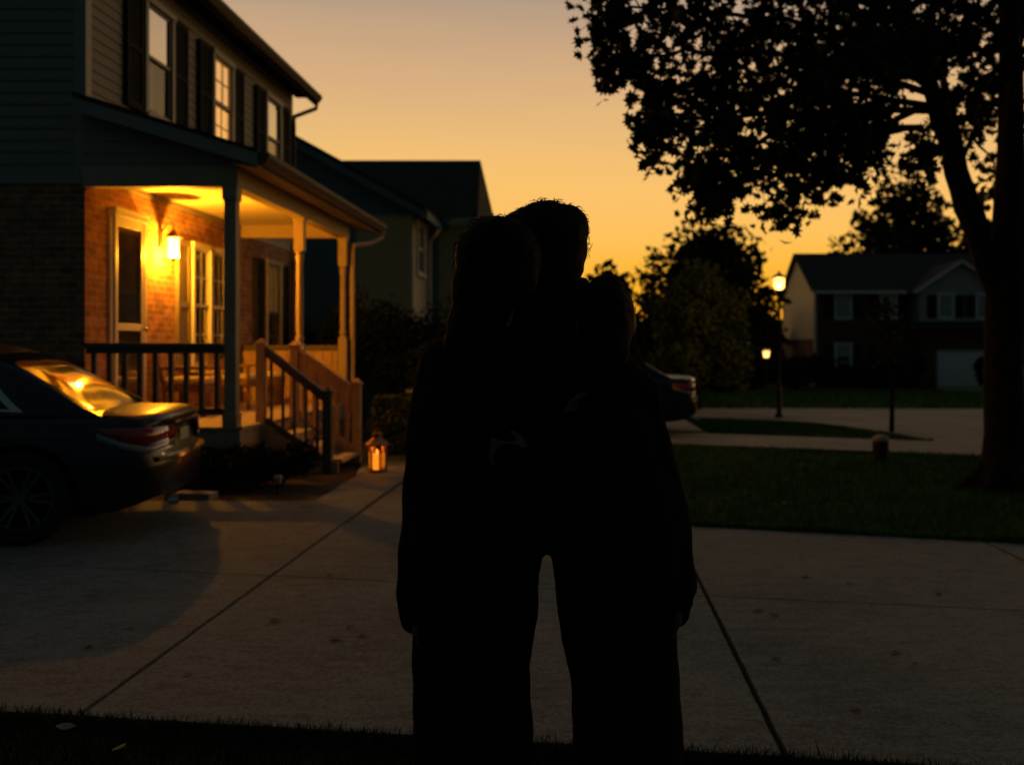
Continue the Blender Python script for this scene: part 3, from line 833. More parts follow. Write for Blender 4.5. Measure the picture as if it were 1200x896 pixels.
# ------------------------------------------------------------------ generic leafy plants
MAPLE = [(0, -.5), (.10, -.18), (.42, -.34), (.36, -.12), (.55, .12), (.26, .12), (.30, .34), (.12, .26), (0, .55), (-.12, .26), (-.30, .34), (-.26, .12), (-.55, .12), (-.36, -.12), (-.42, -.34), (-.10, -.18)]
OVAL = [(0, -.5), (.24, -.2), (.28, .12), (0, .5), (-.28, .12), (-.24, -.2)]
def leaves(pts, size, shape, rr, droop=.4):
    vs = []; fs = []
    n = len(shape)
    for p in pts:
        s = size * rr.uniform(.6, 1.25)
        d = Vector((rr.gauss(0, 1), rr.gauss(0, 1), rr.gauss(-droop, .8))).normalized()
        q = Vector((rr.gauss(0, 1), rr.gauss(0, 1), rr.gauss(0, 1)))
        a = d.cross(q).normalized()
        nn = d.cross(a) * .12
        b = len(vs)
        for (u, v) in shape:
            vs.append(p + (a * u + d * v + nn * (abs(u) * 2)) * s)
        fs.append(tuple(range(b, b + n)))
    return vs, fs
def leaf_mesh(name, pts, size, shape, m, parent, rr, droop=.4):
    vs, fs = leaves(pts, size, shape, rr, droop)
    mb = MB(); mb.v = [tuple(v) for v in vs]; mb.f = fs
    return mb.build(name, m, parent, recalc=False)

def blob_points(blobs, n, rr, hollow=.45):
    out = []
    ws = [b[1][0] * b[1][1] * b[1][2] for b in blobs]
    for _ in range(n):
        c, r = rr.choices(blobs, ws)[0]
        v = Vector((rr.gauss(0, 1), rr.gauss(0, 1), rr.gauss(0, 1))).normalized() * (hollow + (1 - hollow) * rr.random() ** .6) * rr.uniform(.85, 1.1)
        out.append(Vector(c) + Vector((v.x * r[0], v.y * r[1], v.z * r[2])))
    return out

def tree(name, label, base, top, rx, nleaf, lsize, m, seed, trunk_r=.12, crown0=.3, group=None, cat='tree', nb=16, shape=OVAL, lump=.34):
    rr = random.Random(seed)
    base = Vector(base); h = top - base.z
    t = thing(name, label, cat, base, 0, group)
    tk = MB()
    cz0 = base.z + h * crown0
    tk.tube([base - Vector((0, 0, .15)), base + Vector((0, 0, h * .12)), base + Vector((rx * .04, 0, h * .45)), base + Vector((-rx * .03, 0, h * .8))], [trunk_r * 1.3, trunk_r, trunk_r * .7, trunk_r * .2], 8)
    blobs = []
    for k in range(nb):
        f = (k + .5) / nb
        zz = cz0 + (top - cz0) * (.06 + .86 * f)
        prof = math.sin(math.pi * min(1, (.16 + .84 * f)) ** .85) ** .6
        a = k * 2.4 + rr.uniform(-.4, .4)
        rad = rx * prof * rr.uniform(.35, .78)
        c = Vector((base.x + math.cos(a) * rad, base.y + math.sin(a) * rad, zz))
        br = rx * lump * rr.uniform(.7, 1.25)
        blobs.append((c, (br, br, br * rr.uniform(.6, .9))))
        s0 = base + Vector((0, 0, max(h * .15, (zz - base.z) * .6)))
        tk.tube([s0, s0.lerp(c, .5) + Vector((0, 0, -.04 * h)), c], [trunk_r * .4, trunk_r * .25, trunk_r * .08], 5)
    blobs.append((Vector((base.x, base.y, (cz0 + top) / 2)), (rx * .5, rx * .5, (top - cz0) * .4)))
    tk.build('trunk', M['bark'], t, smooth=True)
    pts = blob_points(blobs, nleaf, rr, .3)
    # stray sprigs on the outline
    for _ in range(nleaf // 12):
        c, r = rr.choice(blobs[:-1]); v = (c - Vector((base.x, base.y, (cz0 + top) / 2)))
        v = (v.normalized() + Vector((rr.gauss(0, .4), rr.gauss(0, .4), rr.gauss(0, .4)))).normalized()
        pts.append(c + v * r[0] * rr.uniform(1.0, 1.35))
    leaf_mesh('crown', pts, lsize, shape, m, t, rr)
    return t

def shrub(name, label, base, rx, ry, h, n, ls, m, seed, cat='shrub', group=None, boxy=False):
    rr = random.Random(seed); base = Vector(base)
    t = thing(name, label, cat, base, 0, group)
    st_ = MB()
    for k in range(7):
        a = rr.uniform(0, 6.28)
        e_ = base + Vector((math.cos(a) * rx * .5, math.sin(a) * ry * .5, h * .75))
        st_.tube([base, base.lerp(e_, .5) + Vector((0, 0, .05)), e_], [.014, .01, .004], 5)
    st_.build('stem', M['bark'], t)
    if boxy:
        pts = []
        for _ in range(n):
            u, v, w = rr.uniform(-1, 1), rr.uniform(-1, 1), rr.uniform(0, 1)
            if rr.random() < .7:
                k = rr.randrange(3)
                if k == 0: u = rr.choice((-1, 1)) * rr.uniform(.9, 1.03)
                elif k == 1: v = rr.choice((-1, 1)) * rr.uniform(.9, 1.03)
                else: w = rr.uniform(.92, 1.04)
            q = Vector((base.x + u * rx, base.y + v * ry, base.z + w * h))
            q += Vector((1, 1, 1)) * .03 * noise.noise(q * 5)
            q.z += .06 * noise.noise(Vector((q.x * 2.5, q.y * 2.5, 0))) * w
            pts.append(q)
    else:
        blobs = []
        for k in range(9):
            a = k * 2.4
            blobs.append((base + Vector((math.cos(a) * rx * .5, math.sin(a) * ry * .5, h * rr.uniform(.35, .75))), (rx * .5, ry * .5, h * .32)))
        pts = blob_points(blobs, n, rr, .3)
        pts = [p if p.z > base.z + .01 else Vector((p.x, p.y, base.z + .03)) for p in pts]
    leaf_mesh('foliage', pts, ls, OVAL, m, t, rr, 0)
    return t

# ------------------------------------------------------------------ the big maple on the right
def big_maple():
    rr = random.Random(77)
    base = Vector((4.18, 9.75, 0))
    t = thing('maple_tree', 'large maple with forked trunk and wide dark crown at the right of the lawn', 'tree', base)
    tk = MB()
    # trunk with root flare
    prof = []
    path = [base + Vector((0, 0, -.1)), base + Vector((0, 0, .06)), base + Vector((.0, 0, .22)), base + Vector((.0, 0, .55)), base + Vector((-.02, 0, 1.2)), base + Vector((.0, 0, 1.9)), base + Vector((.04, 0, 2.6)), base + Vector((.08, .05, 3.4)), base + Vector((.10, .1, 4.6)), base + Vector((0, .2, 6.2)), base + Vector((.1, .1, 8))]
    tk.tube(path, [.40, .32, .235, .20, .185, .19, .165, .13, .11, .08, .03], 18)
    for k in range(7):
        a = k * .9 + .3
        tk.tube([base + Vector((math.cos(a) * .12, math.sin(a) * .12, .34)), base + Vector((math.cos(a) * .27, math.sin(a) * .27, .12)), base + Vector((math.cos(a) * .50, math.sin(a) * .50, -.04))], [.07, .07, .03], 7)
    D = 9.6
    limbs = []
    def limb(pts, r0, r1):
        path = [P(*p) for p in pts]
        # smooth
        out = []
        for i in range(len(path) - 1):
            for k in range(3):
                f = k / 3
                q = path[i].lerp(path[i + 1], f)
                out.append(q + Vector((rr.gauss(0, 1), rr.gauss(0, 1), rr.gauss(0, 1))) * (.012 if i else 0))
        out.append(path[-1])
        n = len(out)
        tk.tube(out, [r0 + (r1 - r0) * i / (n - 1) for i in range(n)], 8)
        limbs.append(out)
        return out
    limb([(1172, 345, 9.75), (1150, 300, 9.7), (1130, 245, 9.6), (1112, 180, 9.5), (1095, 120, 9.3), (1075, 60, 9.1), (1050, -20, 9), (1020, -120, 8.8)], .125, .05)
    limb([(1176, 310, 9.8), (1160, 270, 9.9), (1142, 240, 10), (1128, 200, 10.1), (1112, 130, 10.3), (1095, 40, 10.5), (1080, -80, 10.6)], .075, .03)
    limb([(1180, 240, 9.75), (1186, 150, 9.7), (1190, 60, 9.4), (1215, -40, 9.2)], .10, .05)
    tips = []   # (path, leaf density)
    B = [
     ([(1085, 100, 9.2), (1010, 45, 8.9), (920, 22, 8.6), (820, 14, 8.3), (740, 8, 8.1), (716, 16, 8.0)], 1),
     ([(1090, 110, 9.3), (1000, 80, 9.0), (900, 62, 8.8), (800, 62, 8.6), (745, 70, 8.5), (728, 74, 8.4)], 1),
     ([(1095, 125, 9.3), (1010, 112, 9.1), (920, 102, 9.0), (840, 98, 8.8), (778, 108, 8.7)], 1),
     ([(1095, 130, 9.3), (1010, 128, 9.0), (930, 132, 8.7), (850, 138, 8.5), (790, 142, 8.4), (770, 154, 8.3)], 1),
     ([(1000, 128, 9.0), (930, 150, 8.8), (870, 172, 8.6), (835, 186, 8.5), (822, 198, 8.5)], 1),
     ([(1080, 150, 9.4), (1000, 150, 9.2), (930, 178, 9.0), (870, 208, 8.8), (835, 230, 8.7)], 1),
     ([(1060, 150, 9.4), (1000, 165, 9.2), (960, 200, 9.1), (930, 238, 9.0)], .9),
     ([(1070, 130, 9.4), (1030, 150, 9.3), (1000, 172, 9.2), (975, 196, 9.2)], .8),
     ([(1075, 70, 9.2), (980, 0, 9.2), (880, -50, 9.2), (780, -80, 9.2)], .8),
     ([(1060, 30, 9.1), (960, -40, 8.2), (860, -40, 7.6), (800, -30, 7.2)], .8),
     ([(1075, 80, 9.2), (990, 50, 9.8), (900, 40, 10.4), (850, 45, 10.9)], 1),
     ([(1090, 90, 9.4), (1010, 90, 10.2), (930, 80, 10.9), (860, 110, 11.3)], 1),
     ([(1100, 90, 9.6), (1060, 60, 10.5), (1000, 60, 11.3), (950, 110, 11.6)], 1),
     ([(1090, 60, 9.3), (1050, 10, 8.4), (1000, -30, 7.8)], .9),
     ([(1120, 60, 9.6), (1090, 30, 8.6), (1040, 40, 8.0), (985, 70, 7.7)], .9),
     ([(1150, 60, 9.6), (1120, 40, 8.8), (1080, 60, 8.3)], .9),
     ([(1186, 100, 9.6), (1150, 60, 9.2), (1110, 60, 9.0)], .9),
     ([(1186, 60, 9.5), (1150, 20, 9.0), (1100, 0, 8.8)], .9),
     ([(1190, 40, 9.4), (1230, 0, 9.2), (1300, -20, 9.0)], .9),
     ([(1110, 130, 9.8), (1150, 90, 10.2), (1200, 70, 10.6)], .8),
     ([(1125, 190, 10), (1140, 160, 10.8), (1165, 190, 11.5)], .45),
     ([(1125, 190, 10), (1110, 165, 10.4), (1085, 160, 10.7)], .5),
     ([(1150, 250, 10), (1150, 220, 11.0), (1158, 230, 11.8)], .4),
     ([(1186, 130, 9.6), (1160, 120, 10.4), (1145, 140, 11)], .8),
     ([(1186, 130, 9.7), (1220, 140, 10), (1260, 180, 10.2)], .8),
     ([(1112, 180, 9.5), (1085, 165, 9.4), (1068, 190, 9.3)], .5),
     ([(1050, -20, 9), (950, -120, 9), (850, -180, 9)], .6),
     ([(1050, -20, 9), (1000, -160, 10), (950, -300, 10.5)], .6),
     ([(1080, -80, 10.6), (1180, -200, 11), (1300, -250, 11)], .6),
     ([(1215, -40, 9.2), (1300, -150, 9), (1450, -200, 9)], .6),
     ([(1190, 60, 9.4), (1300, 60, 9.0), (1420, 90, 8.6)], .6),
    ]
    pts = []
    def twig(p, d, L, dens):
        q = p; path_ = [p]
        for k in range(4):
            d = (d + Vector((rr.gauss(0, .3), rr.gauss(0, .3), rr.gauss(-.10, .25)))).normalized()
            q = q + d * L / 4; path_.append(q)
            for _ in range(int(round(3.6 * dens))):
                pts.append(q + Vector((rr.gauss(0, 1), rr.gauss(0, 1), rr.gauss(-.3, 1))) * .066)
        tk.tube(path_, [.008, .006, .004, .003, .002], 4, cap=False)
    for path_, dens in B:
        L_ = limb(path_, .035, .006)
        n = len(L_)
        for i in range(2, n):
            axis = (L_[i] - L_[i - 1]).normalized()
            big = P(*path_[0])
            f = i / (n - 1)
            m_ = 3 if dens > .7 else 2
            for _ in range(m_):
                pp = L_[i - 1].lerp(L_[i], rr.random())
                sd_ = Vector((rr.gauss(0, 1), rr.gauss(0, 1), rr.gauss(.05, .55)))
                sd_ = (sd_ - axis * sd_.dot(axis)).normalized()
                d = (axis * rr.uniform(.3, 1.2) + sd_ * rr.uniform(.4, 1.0)).normalized()
                twig(pp, d, rr.uniform(.26, .62) * (1.15 - .5 * f), dens)
        for _ in range(2): twig(L_[-1], (L_[-1] - L_[-2]).normalized(), .22, dens)
    # inner foliage above the picture's top edge
    blobs = [(Vector((4.1 + rr.uniform(-3, 3.4), 9.6 + rr.uniform(-2.8, 2.8), rr.uniform(5.0, 8.2))), (1.1, 1.1, .8)) for _ in range(26)]
    pts += blob_points(blobs, 9000, rr, .2)
    tk.build('trunk', M['bark'], t, smooth=True)
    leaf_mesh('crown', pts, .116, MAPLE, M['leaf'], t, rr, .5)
    print('maple leaves', len(pts))
big_maple()

# ------------------------------------------------------------------ other trees
zt = lambda py, d: H + (CY - py) * d / F
xt = lambda px, d: (px - CX) * d / F
def tree_px(name, label, px, ytop, rpx, d, n, ls, m, seed, **kw):
    return tree(name, label, (xt(px, d), d, ground_z(d)), zt(ytop, d), rpx * d / F, n, ls, m, seed, **kw)
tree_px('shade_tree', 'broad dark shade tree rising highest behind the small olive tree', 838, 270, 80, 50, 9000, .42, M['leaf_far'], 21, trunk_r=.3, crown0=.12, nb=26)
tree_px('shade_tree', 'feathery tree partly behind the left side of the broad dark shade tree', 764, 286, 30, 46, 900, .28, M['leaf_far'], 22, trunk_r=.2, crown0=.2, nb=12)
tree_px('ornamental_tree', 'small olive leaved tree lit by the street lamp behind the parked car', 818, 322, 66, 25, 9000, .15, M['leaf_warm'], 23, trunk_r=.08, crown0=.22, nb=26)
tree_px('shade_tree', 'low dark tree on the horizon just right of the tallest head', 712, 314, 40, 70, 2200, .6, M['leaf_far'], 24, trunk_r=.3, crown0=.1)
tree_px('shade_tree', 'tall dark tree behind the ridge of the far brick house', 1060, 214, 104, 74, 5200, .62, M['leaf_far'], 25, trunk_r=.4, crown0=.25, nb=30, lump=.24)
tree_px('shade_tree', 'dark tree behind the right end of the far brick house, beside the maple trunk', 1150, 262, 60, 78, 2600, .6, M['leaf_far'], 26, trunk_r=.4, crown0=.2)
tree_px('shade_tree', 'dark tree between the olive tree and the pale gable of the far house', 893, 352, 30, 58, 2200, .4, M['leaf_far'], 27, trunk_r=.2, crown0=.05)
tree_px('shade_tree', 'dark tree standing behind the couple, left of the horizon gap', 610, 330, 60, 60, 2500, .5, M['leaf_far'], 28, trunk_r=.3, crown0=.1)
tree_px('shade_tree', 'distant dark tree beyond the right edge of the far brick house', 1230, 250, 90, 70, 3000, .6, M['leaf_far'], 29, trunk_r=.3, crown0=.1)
# young street tree
ys = G(1045, 509)
t = thing('young_tree', 'thin young tree with sparse leaves on the grass wedge by the street', 'tree', ys)
sp = MB(); rr = random.Random(8)
sp.tube([ys, ys + Vector((.01, 0, .9)), ys + Vector((-.03, 0, 1.5)), ys + Vector((-.1, 0, 2.2))], [.045, .035, .025, .008], 8)
pts = []
for k in range(13):
    a = rr.uniform(0, 6.28); z0 = rr.uniform(.9, 1.9); s0 = ys + Vector((-.03, 0, z0))
    e1 = s0 + Vector((math.cos(a) * .32, math.sin(a) * .32, .3)); sp.tube([s0, s0.lerp(e1, .5) + Vector((0, 0, .03)), e1], [.01, .007, .003], 5)
    for _ in range(26): pts.append(s0.lerp(e1, rr.uniform(.4, 1.1)) + Vector((rr.gauss(0, .07), rr.gauss(0, .07), rr.gauss(0, .07))))
sp.build('trunk', M['bark'], t, smooth=True); leaf_mesh('crown', pts, .09, OVAL, M['leaf_far'], t, rr)

# shrubs on the left
shrub('shrub', 'low rounded shrub in the mulch bed below the near porch post', (-3.05, 9.85, 0), .40, .42, .45, 5000, .045, M['leaf_dark'], 31)
shrub('shrub', 'low rounded shrub in the mulch bed beside the stair newel', (-3.62, 9.75, 0), .45, .40, .42, 5000, .045, M['leaf_dark'], 32)
shrub('shrub', 'dark shrub in the mulch bed behind the rear of the parked sedan', (-4.45, 9.8, 0), .45, .35, .40, 3500, .045, M['leaf_dark'], 33)
shrub('hedge', 'clipped low hedge behind the candle lantern', (-1.75, 13.2, 0), 1.0, .45, .74, 12000, .05, M['hedge_leaf'], 34, 'hedge', boxy=True)
shrub('tall_shrub', 'tall dark shrub right of the far porch post', (xt(425, 17.5), 17.5, 0), .95, .8, 2.4, 7000, .08, M['leaf_dark'], 35)
shrub('tall_shrub', 'tall dark shrub below the neighbouring bay window', (xt(487, 18.5), 18.5, 0), .95, .8, 2.25, 7000, .08, M['leaf_dark'], 36)
shrub('tall_shrub', 'tall dark shrub behind the porch rail panel', (xt(375, 19), 19, 0), .9, .8, 2.1, 5000, .08, M['leaf_dark'], 37)
shrub('tall_shrub', 'dark shrub beside the hugging group, nearest their left shoulder', (xt(520, 15.5), 15.5, 0), .7, .6, 1.6, 5000, .07, M['leaf_dark'], 38)

# ------------------------------------------------------------------ neighbour's house (left, dark)
nb = thing('neighbour_house', 'dark neighbouring house with a side gable and long shingled roof', 'house', (-6, 26, 0))
yA, yB = 22.4, 24.8
xr = xt(482, yA)
ze = zt(240, yA); pk = zt(162, yA) + .0
slope = .55
xpk = xr - 3.9; zpk = ze + slope * 3.9
wl = MB().prism([(xr, yA, -.2), (xr, yA, ze), (xpk, yA, zpk), (xpk - 3.9, yA, ze), (xpk - 3.9, yA, -.2)], (0, 6, 0))
xm = xt(556, yB)
wl.box(xr + .002, xm, yB, yB + 6, -.2, zt(262, yB))
wl.build('wall', M['siding_blue'], nb)
s_ = MB()
siding_rows(s_, 'x', yA - .002, -1, lambda z: (xpk - 3.9 if z < ze else xpk - (zpk - z) / slope, xr - .05 if z < ze else xpk + (zpk - z) / slope), .3, zpk - .1, .14)
siding_rows(s_, 'x', yB - .002, -1, lambda z: (xr + .02, xm - .1), .3, zt(262, yB) - .1, .14)
s_.build('siding', M['siding_blue'], nb, recalc=False)
s2 = MB(); siding_rows(s2, 'y', xr + .002, 1, lambda z: (yA + .12, yB - .02), .3, ze - .1, .14); s2.build('side_siding', M['siding_pale'], nb, recalc=False)
rfm = MB()
# wing roof
rfm.prism([(xpk, yA - .3, zpk + .12), (xr + .38, yA - .3, ze - .21 + .12), (xr + .38, yA - .3, ze - .21 - .02), (xpk, yA - .3, zpk + .0), (xpk - 4.28, yA - .3, ze - .23), (xpk - 4.28, yA - .3, ze - .09)], (0, 6.3, 0))
zr = zt(188, 27.6)
xl = xt(400, 27.6) - 8
e0 = zt(256, yB - .4)
rfm.add([(xl, yB - .4, e0), (xm + .12, yB - .4, e0), (xt(563, 27.6) , 27.6, zr), (xl, 27.6, zr), (xm + .12, 31.2, e0), (xl, 31.2, e0), (xl, yB - .4, e0 - .12), (xm + .12, yB - .4, e0 - .12), (xm + .12, 31.2, e0 - .12), (xl, 31.2, e0 - .12)],
        [(0, 1, 2, 3), (3, 2, 4, 5), (1, 4, 2), (0, 3, 5), (6, 7, 1, 0), (7, 8, 4, 1), (8, 9, 5, 4), (9, 6, 0, 5), (9, 8, 7, 6)])
rfm.build('roof', M['roof'], nb)
tm = MB()
tm.prism([(xr + .40, yA - .32, ze - .21 - .16), (xr + .40, yA - .32, ze - .21 + .0), (xpk, yA - .32, zpk + .0), (xpk, yA - .32, zpk - .17)], (0, .02, 0))
tm.box(xr + .38, xr + .42, yA - .3, yB - .5, ze - .36, ze - .2)
tm.box(xr - .12, xr + .022, yA - .022, yA + .12, 0, ze - .2)
tm.box(xr + .44, xm + .14, yB - .43, yB - .4, e0 - .16, e0 + .02)
tm.build('trim', M['siding_blue'], nb)
MB().tube([(xr + .4, yB - .5, ze - .3), (xr + .2, yB - .3, ze - .5), (xr + .07, yB - .1, ze - .6), (xr + .07, yB - .1, 0)], .045, 6).build('downspout', M['trim_white'], nb)
window(nb, 'y', xr + .01, 1, yA + .6, yA + 1.5, zt(318, yA + .6), zt(262, yA + .6), 'glass_dim', 'curtain', 'interior', None, 'trim_white', muntin=False)

# ------------------------------------------------------------------ far brick house on the right
D1 = 52.0; gz = ground_z(D1)
fh = thing('far_house', 'two storey brick house with pale side gable and white garage door across the street', 'house', (18, 56, gz))
X0, X1 = xt(955, D1), xt(1075, D1)
Y2 = 60.4
X3 = xt(1170, D1) + .6
zE = zt(338, D1); zR = zt(297, 56.2)
ymid = (D1 + Y2) / 2
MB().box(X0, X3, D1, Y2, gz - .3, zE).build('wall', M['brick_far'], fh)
gw = MB().prism([(X0 - .01, D1 + .01, zt(397, D1)), (X0 - .01, Y2 - .01, zt(397, D1)), (X0 - .01, Y2 - .01, zE), (X0 - .01, ymid, zR - .1), (X0 - .01, D1 + .01, zE)], (.3, 0, 0))
gw.build('gable_wall', M['siding_pale'], fh)
s3 = MB()
def g3(z):
    if z <= zE: return (D1 + .02, Y2 - .02)
    k = (z - zE) / (zR - .1 - zE); return (D1 + .02 + (ymid - D1) * k, Y2 - .02 - (Y2 - ymid) * k)
siding_rows(s3, 'y', X0 - .012, -1, g3, zt(397, D1), zR - .15, .16, .02); s3.build('siding', M['siding_pale'], fh, recalc=False)
r3 = MB()
r3.prism([(X0 - .25, D1 - .45, zE - .12), (X0 - .25, ymid, zR), (X0 - .25, Y2 + .4, zE - .12), (X0 - .25, Y2 + .4, zE - .26), (X0 - .25, ymid, zR - .15), (X0 - .25, D1 - .45, zE - .26)], (X3 - X0 + .6, 0, 0))
# projecting wing with its gable to the street
wx0, wx1 = xt(1076, D1 - 1), xt(1170, D1 - 1); wy = D1 - 1.2
wxm = (wx0 + wx1) / 2; wzE = zt(338, wy); wzP = zt(308, wy)
MB().prism([(wx0, wy, zt(381, wy)), (wx1, wy, zt(381, wy)), (wx1, wy, wzE), (wxm, wy, wzP), (wx0, wy, wzE)], (0, 3, 0)).build('wing_wall', M['siding_grey'], fh)
MB().box(wx0 + .02, wx1 + .1, wy + .05, D1 - .02, gz - .2, zt(381, wy) - .004).build('garage_wall', M['brick_far'], fh)
s4 = MB(); siding_rows(s4, 'x', wy - .002, -1, lambda z: (wx0, wx1) if z < wzE else (wx0 + (wxm - wx0) * (z - wzE) / (wzP - wzE), wx1 - (wx1 - wxm) * (z - wzE) / (wzP - wzE)), zt(378, wy), wzP - .1, .17, .02)
s4.build('siding', M['siding_grey'], fh, recalc=False)
r3.prism([(wx0 - .35, wy - .3, wzE - .28), (wx0 - .35, wy - .3, wzE - .16), (wxm, wy - .3, wzP + .16), (wx1 + .35, wy - .3, wzE - .16), (wx1 + .35, wy - .3, wzE - .28), (wxm, wy - .3, wzP + .02)], (0, 4.5, 0))
# pent roof between the storeys
r3.prism([(wx0 - .6, wy - .62, zt(385, wy)), (wx0 - .6, wy - .62, zt(385, wy) - .12), (wx0 - .6, wy - .02, zt(385, wy) - .12), (wx0 - .6, wy - .02, zt(377, wy))], (wx1 - wx0 + .9, 0, 0))
r3.build('roof', M['roof'], fh)
MB().bar((wx0 - .37, wy - .32, wzE - .24), (wxm, wy - .32, wzP + .08), .03, .16).bar((wx1 + .37, wy - .32, wzE - .24), (wxm, wy - .32, wzP + .08), .03, .16).build('rake_trim', M['trim_white'], fh)
MB().box(X0 - .25, wx0 - .4, D1 - .5, D1 - .46, zE - .3, zE - .13).box(X0 - .06, X0 + .08, D1 - .04, D1 + .06, gz, zE - .26).build('trim', M['trim_white'], fh)
for (px, yt_, yb_, half) in ((988, 347, 372, 8), (1041, 347, 372, 8), (988, 404, 428, 8)):
    xx = xt(px, D1); hw = half * D1 / F
    window(fh, 'x', D1 - .003, -1, xx - hw, xx + hw, zt(yb_, D1), zt(yt_, D1), 'glass_dim', 'interior', 'interior', None, 'trim_white', muntin=False, case=.12)
    shutter(fh, 'x', D1 - .003, -1, xx - hw - .65, xx - hw - .16, zt(yb_, D1), zt(yt_, D1)); shutter(fh, 'x', D1 - .003, -1, xx + hw + .16, xx + hw + .65, zt(yb_, D1), zt(yt_, D1))
for px in (1108, 1153):
    xx = xt(px, wy); hw = .33
    window(fh, 'x', wy - .012, -1, xx - hw, xx + hw, zt(372, wy), zt(346, wy), 'glass_dim', 'interior', 'interior', None, 'trim_white', muntin=False, case=.12)
    shutter(fh, 'x', wy - .02, -1, xx - hw - .62, xx - hw - .14, zt(372, wy), zt(346, wy)); shutter(fh, 'x', wy - .02, -1, xx + hw + .14, xx + hw + .62, zt(372, wy), zt(346, wy))
gx0, gx1 = xt(1099, wy), xt(1154, wy); gzt = zt(412, wy)
gd = MB(); nrow = 4; hh = (gzt - gz) / nrow
gd.box(gx0, gx1, wy + .01, wy + .045, gz, gzt)
for r0 in range(nrow):
    for c0 in range(4):
        ww = (gx1 - gx0) / 4
        gd.box(gx0 + c0 * ww + .06, gx0 + (c0 + 1) * ww - .06, wy - .004, wy + .01, gz + r0 * hh + .06, gz + (r0 + 1) * hh - .06)
gd.build('garage_door', M['door_paint'], fh)
MB().box(gx0 - .12, gx0, wy - .02, wy + .05, gz, gzt).box(gx1, gx1 + .12, wy - .02, wy + .05, gz, gzt).box(gx0 - .12, gx1 + .12, wy - .02, wy + .05, gzt, gzt + .13).build('garage_frame', M['trim'], fh)
fd = xt(1028, D1)
MB().box(fd - .5, fd + .5, D1 - .06, D1 - .003, gz, gz + 2.1).build('door', M['shutter'], fh)

# second distant house with a lit lamp
Dh = 78.0; g7 = ground_z(Dh)
h2 = thing('distant_house', 'small pale gabled house half hidden by trees left of the brick house', 'house', (xt(900, Dh), Dh, g7))
hx0, hx1 = xt(884, Dh), xt(914, Dh); hz = zt(402, Dh)
MB().prism([(hx0, Dh, g7), (hx1, Dh, g7), (hx1, Dh, hz), ((hx0 + hx1) / 2, Dh, zt(390, Dh)), (hx0, Dh, hz)], (0, 8, 0)).build('wall', M['siding_grey'], h2)
MB().prism([(hx0 - .3, Dh - .3, hz - .15), (hx0 - .3, Dh - .3, hz), ((hx0 + hx1) / 2, Dh - .3, zt(388, Dh)), (hx1 + .3, Dh - .3, hz), (hx1 + .3, Dh - .3, hz - .15), ((hx0 + hx1) / 2, Dh - .3, zt(390, Dh))], (0, 8.6, 0)).build('roof', M['trim_white'], h2)
window(h2, 'x', Dh - .01, -1, xt(886, Dh), xt(890, Dh), zt(420, Dh), zt(408, Dh), 'glass_dim', 'interior', 'interior', None, 'trim_white', muntin=False)
# yard lamp
yl = G(898, 452)
yl = Vector((xt(898, 40), 40, ground_z(40)))
zl = zt(415, 40)
t = thing('yard_lamp', 'short lit lamp post glowing in front of the distant pale house', 'lamp post', yl)
MB().tube([yl, Vector((yl.x, yl.y, zl - .2))], .04, 8).lathe([(.18, .17), (.2, .18), (.05, .3), (.02, .34)], (yl.x, yl.y, zl), 8).lathe([(.1, -.2), (.14, -.17), (.14, -.15)], (yl.x, yl.y, zl), 8).build('post', M['black_metal'], t)
MB().lathe([(.10, -.13), (.14, .14)], (yl.x, yl.y, zl), 8).build('lamp_glass', M['street_glow'], t)
point('yard_lamp_bulb', (yl.x, yl.y, zl), 25, (1, .55, .16), .05)
# fence & shrubs across the street
f0, f1 = xt(835, 47), xt(868, 47)
t = thing('board_fence', 'grey vertical board fence under the trees across the street', 'fence', (f0, 47, ground_z(47)))
fb = MB(); x = f0
while x < f1: fb.box(x, x + .14, 47, 47.03, ground_z(47), zt(424, 47)); x += .15
fb.box(f0, f1, 47.03, 47.07, .4, .5).box(f0, f1, 47.03, 47.07, -.3, -.2)
fb.build('boards', M['fence_wood'], t)
for (px, d, rx, h, lab) in ((880, 44, 1.6, 1.9, 'dark shrub mass below the yard lamp'), (915, 45, 1.5, 1.7, 'dark shrub left of the far house corner, behind the street lamp post'), (945, 49, 1.6, 1.9, 'tall dark shrub against the pale gable of the far house'),
                            (985, 50.5, 1.0, 1.2, 'low shrub under the lower window of the far house'), (1020, 50.3, 1.0, 1.3, 'rounded shrub by the far house front door'), (1062, 49.6, 1.0, 1.7, 'dark shrub left of the white garage door'), (1158, 48.5, .6, 1.5, 'dark round shrub at the right side of the white garage door'),
                            (790, 40, 1.5, 1.6, 'low dark shrub across the street above the parked car'), (845, 42, .8, .9, 'small low shrub in front of the board fence')):
    shrub('shrub', lab, (xt(px, d), d, ground_z(d)), rx, .9, h, 2200, .22, M['leaf_dark'], int(px), group='shrubs across the street')
wd = MB()
rr = random.Random(90); pts = []
for _ in range(9000):
    x = rr.uniform(-90, 90); yy = rr.uniform(118, 135)
    h = 5.0 + 1.6 * noise.noise(Vector((x * .12, 0, 0))) + 1.2 * noise.noise(Vector((x * .5, 5, 0)))
    pts.append(Vector((x, yy, -.6 + h * rr.random() ** .7)))
o = leaf_mesh('woodland', pts, 2.0, OVAL, M['leaf_far'], None, rr); tag(o, 'distant dark belt of trees along the horizon', 'trees', kind='stuff')

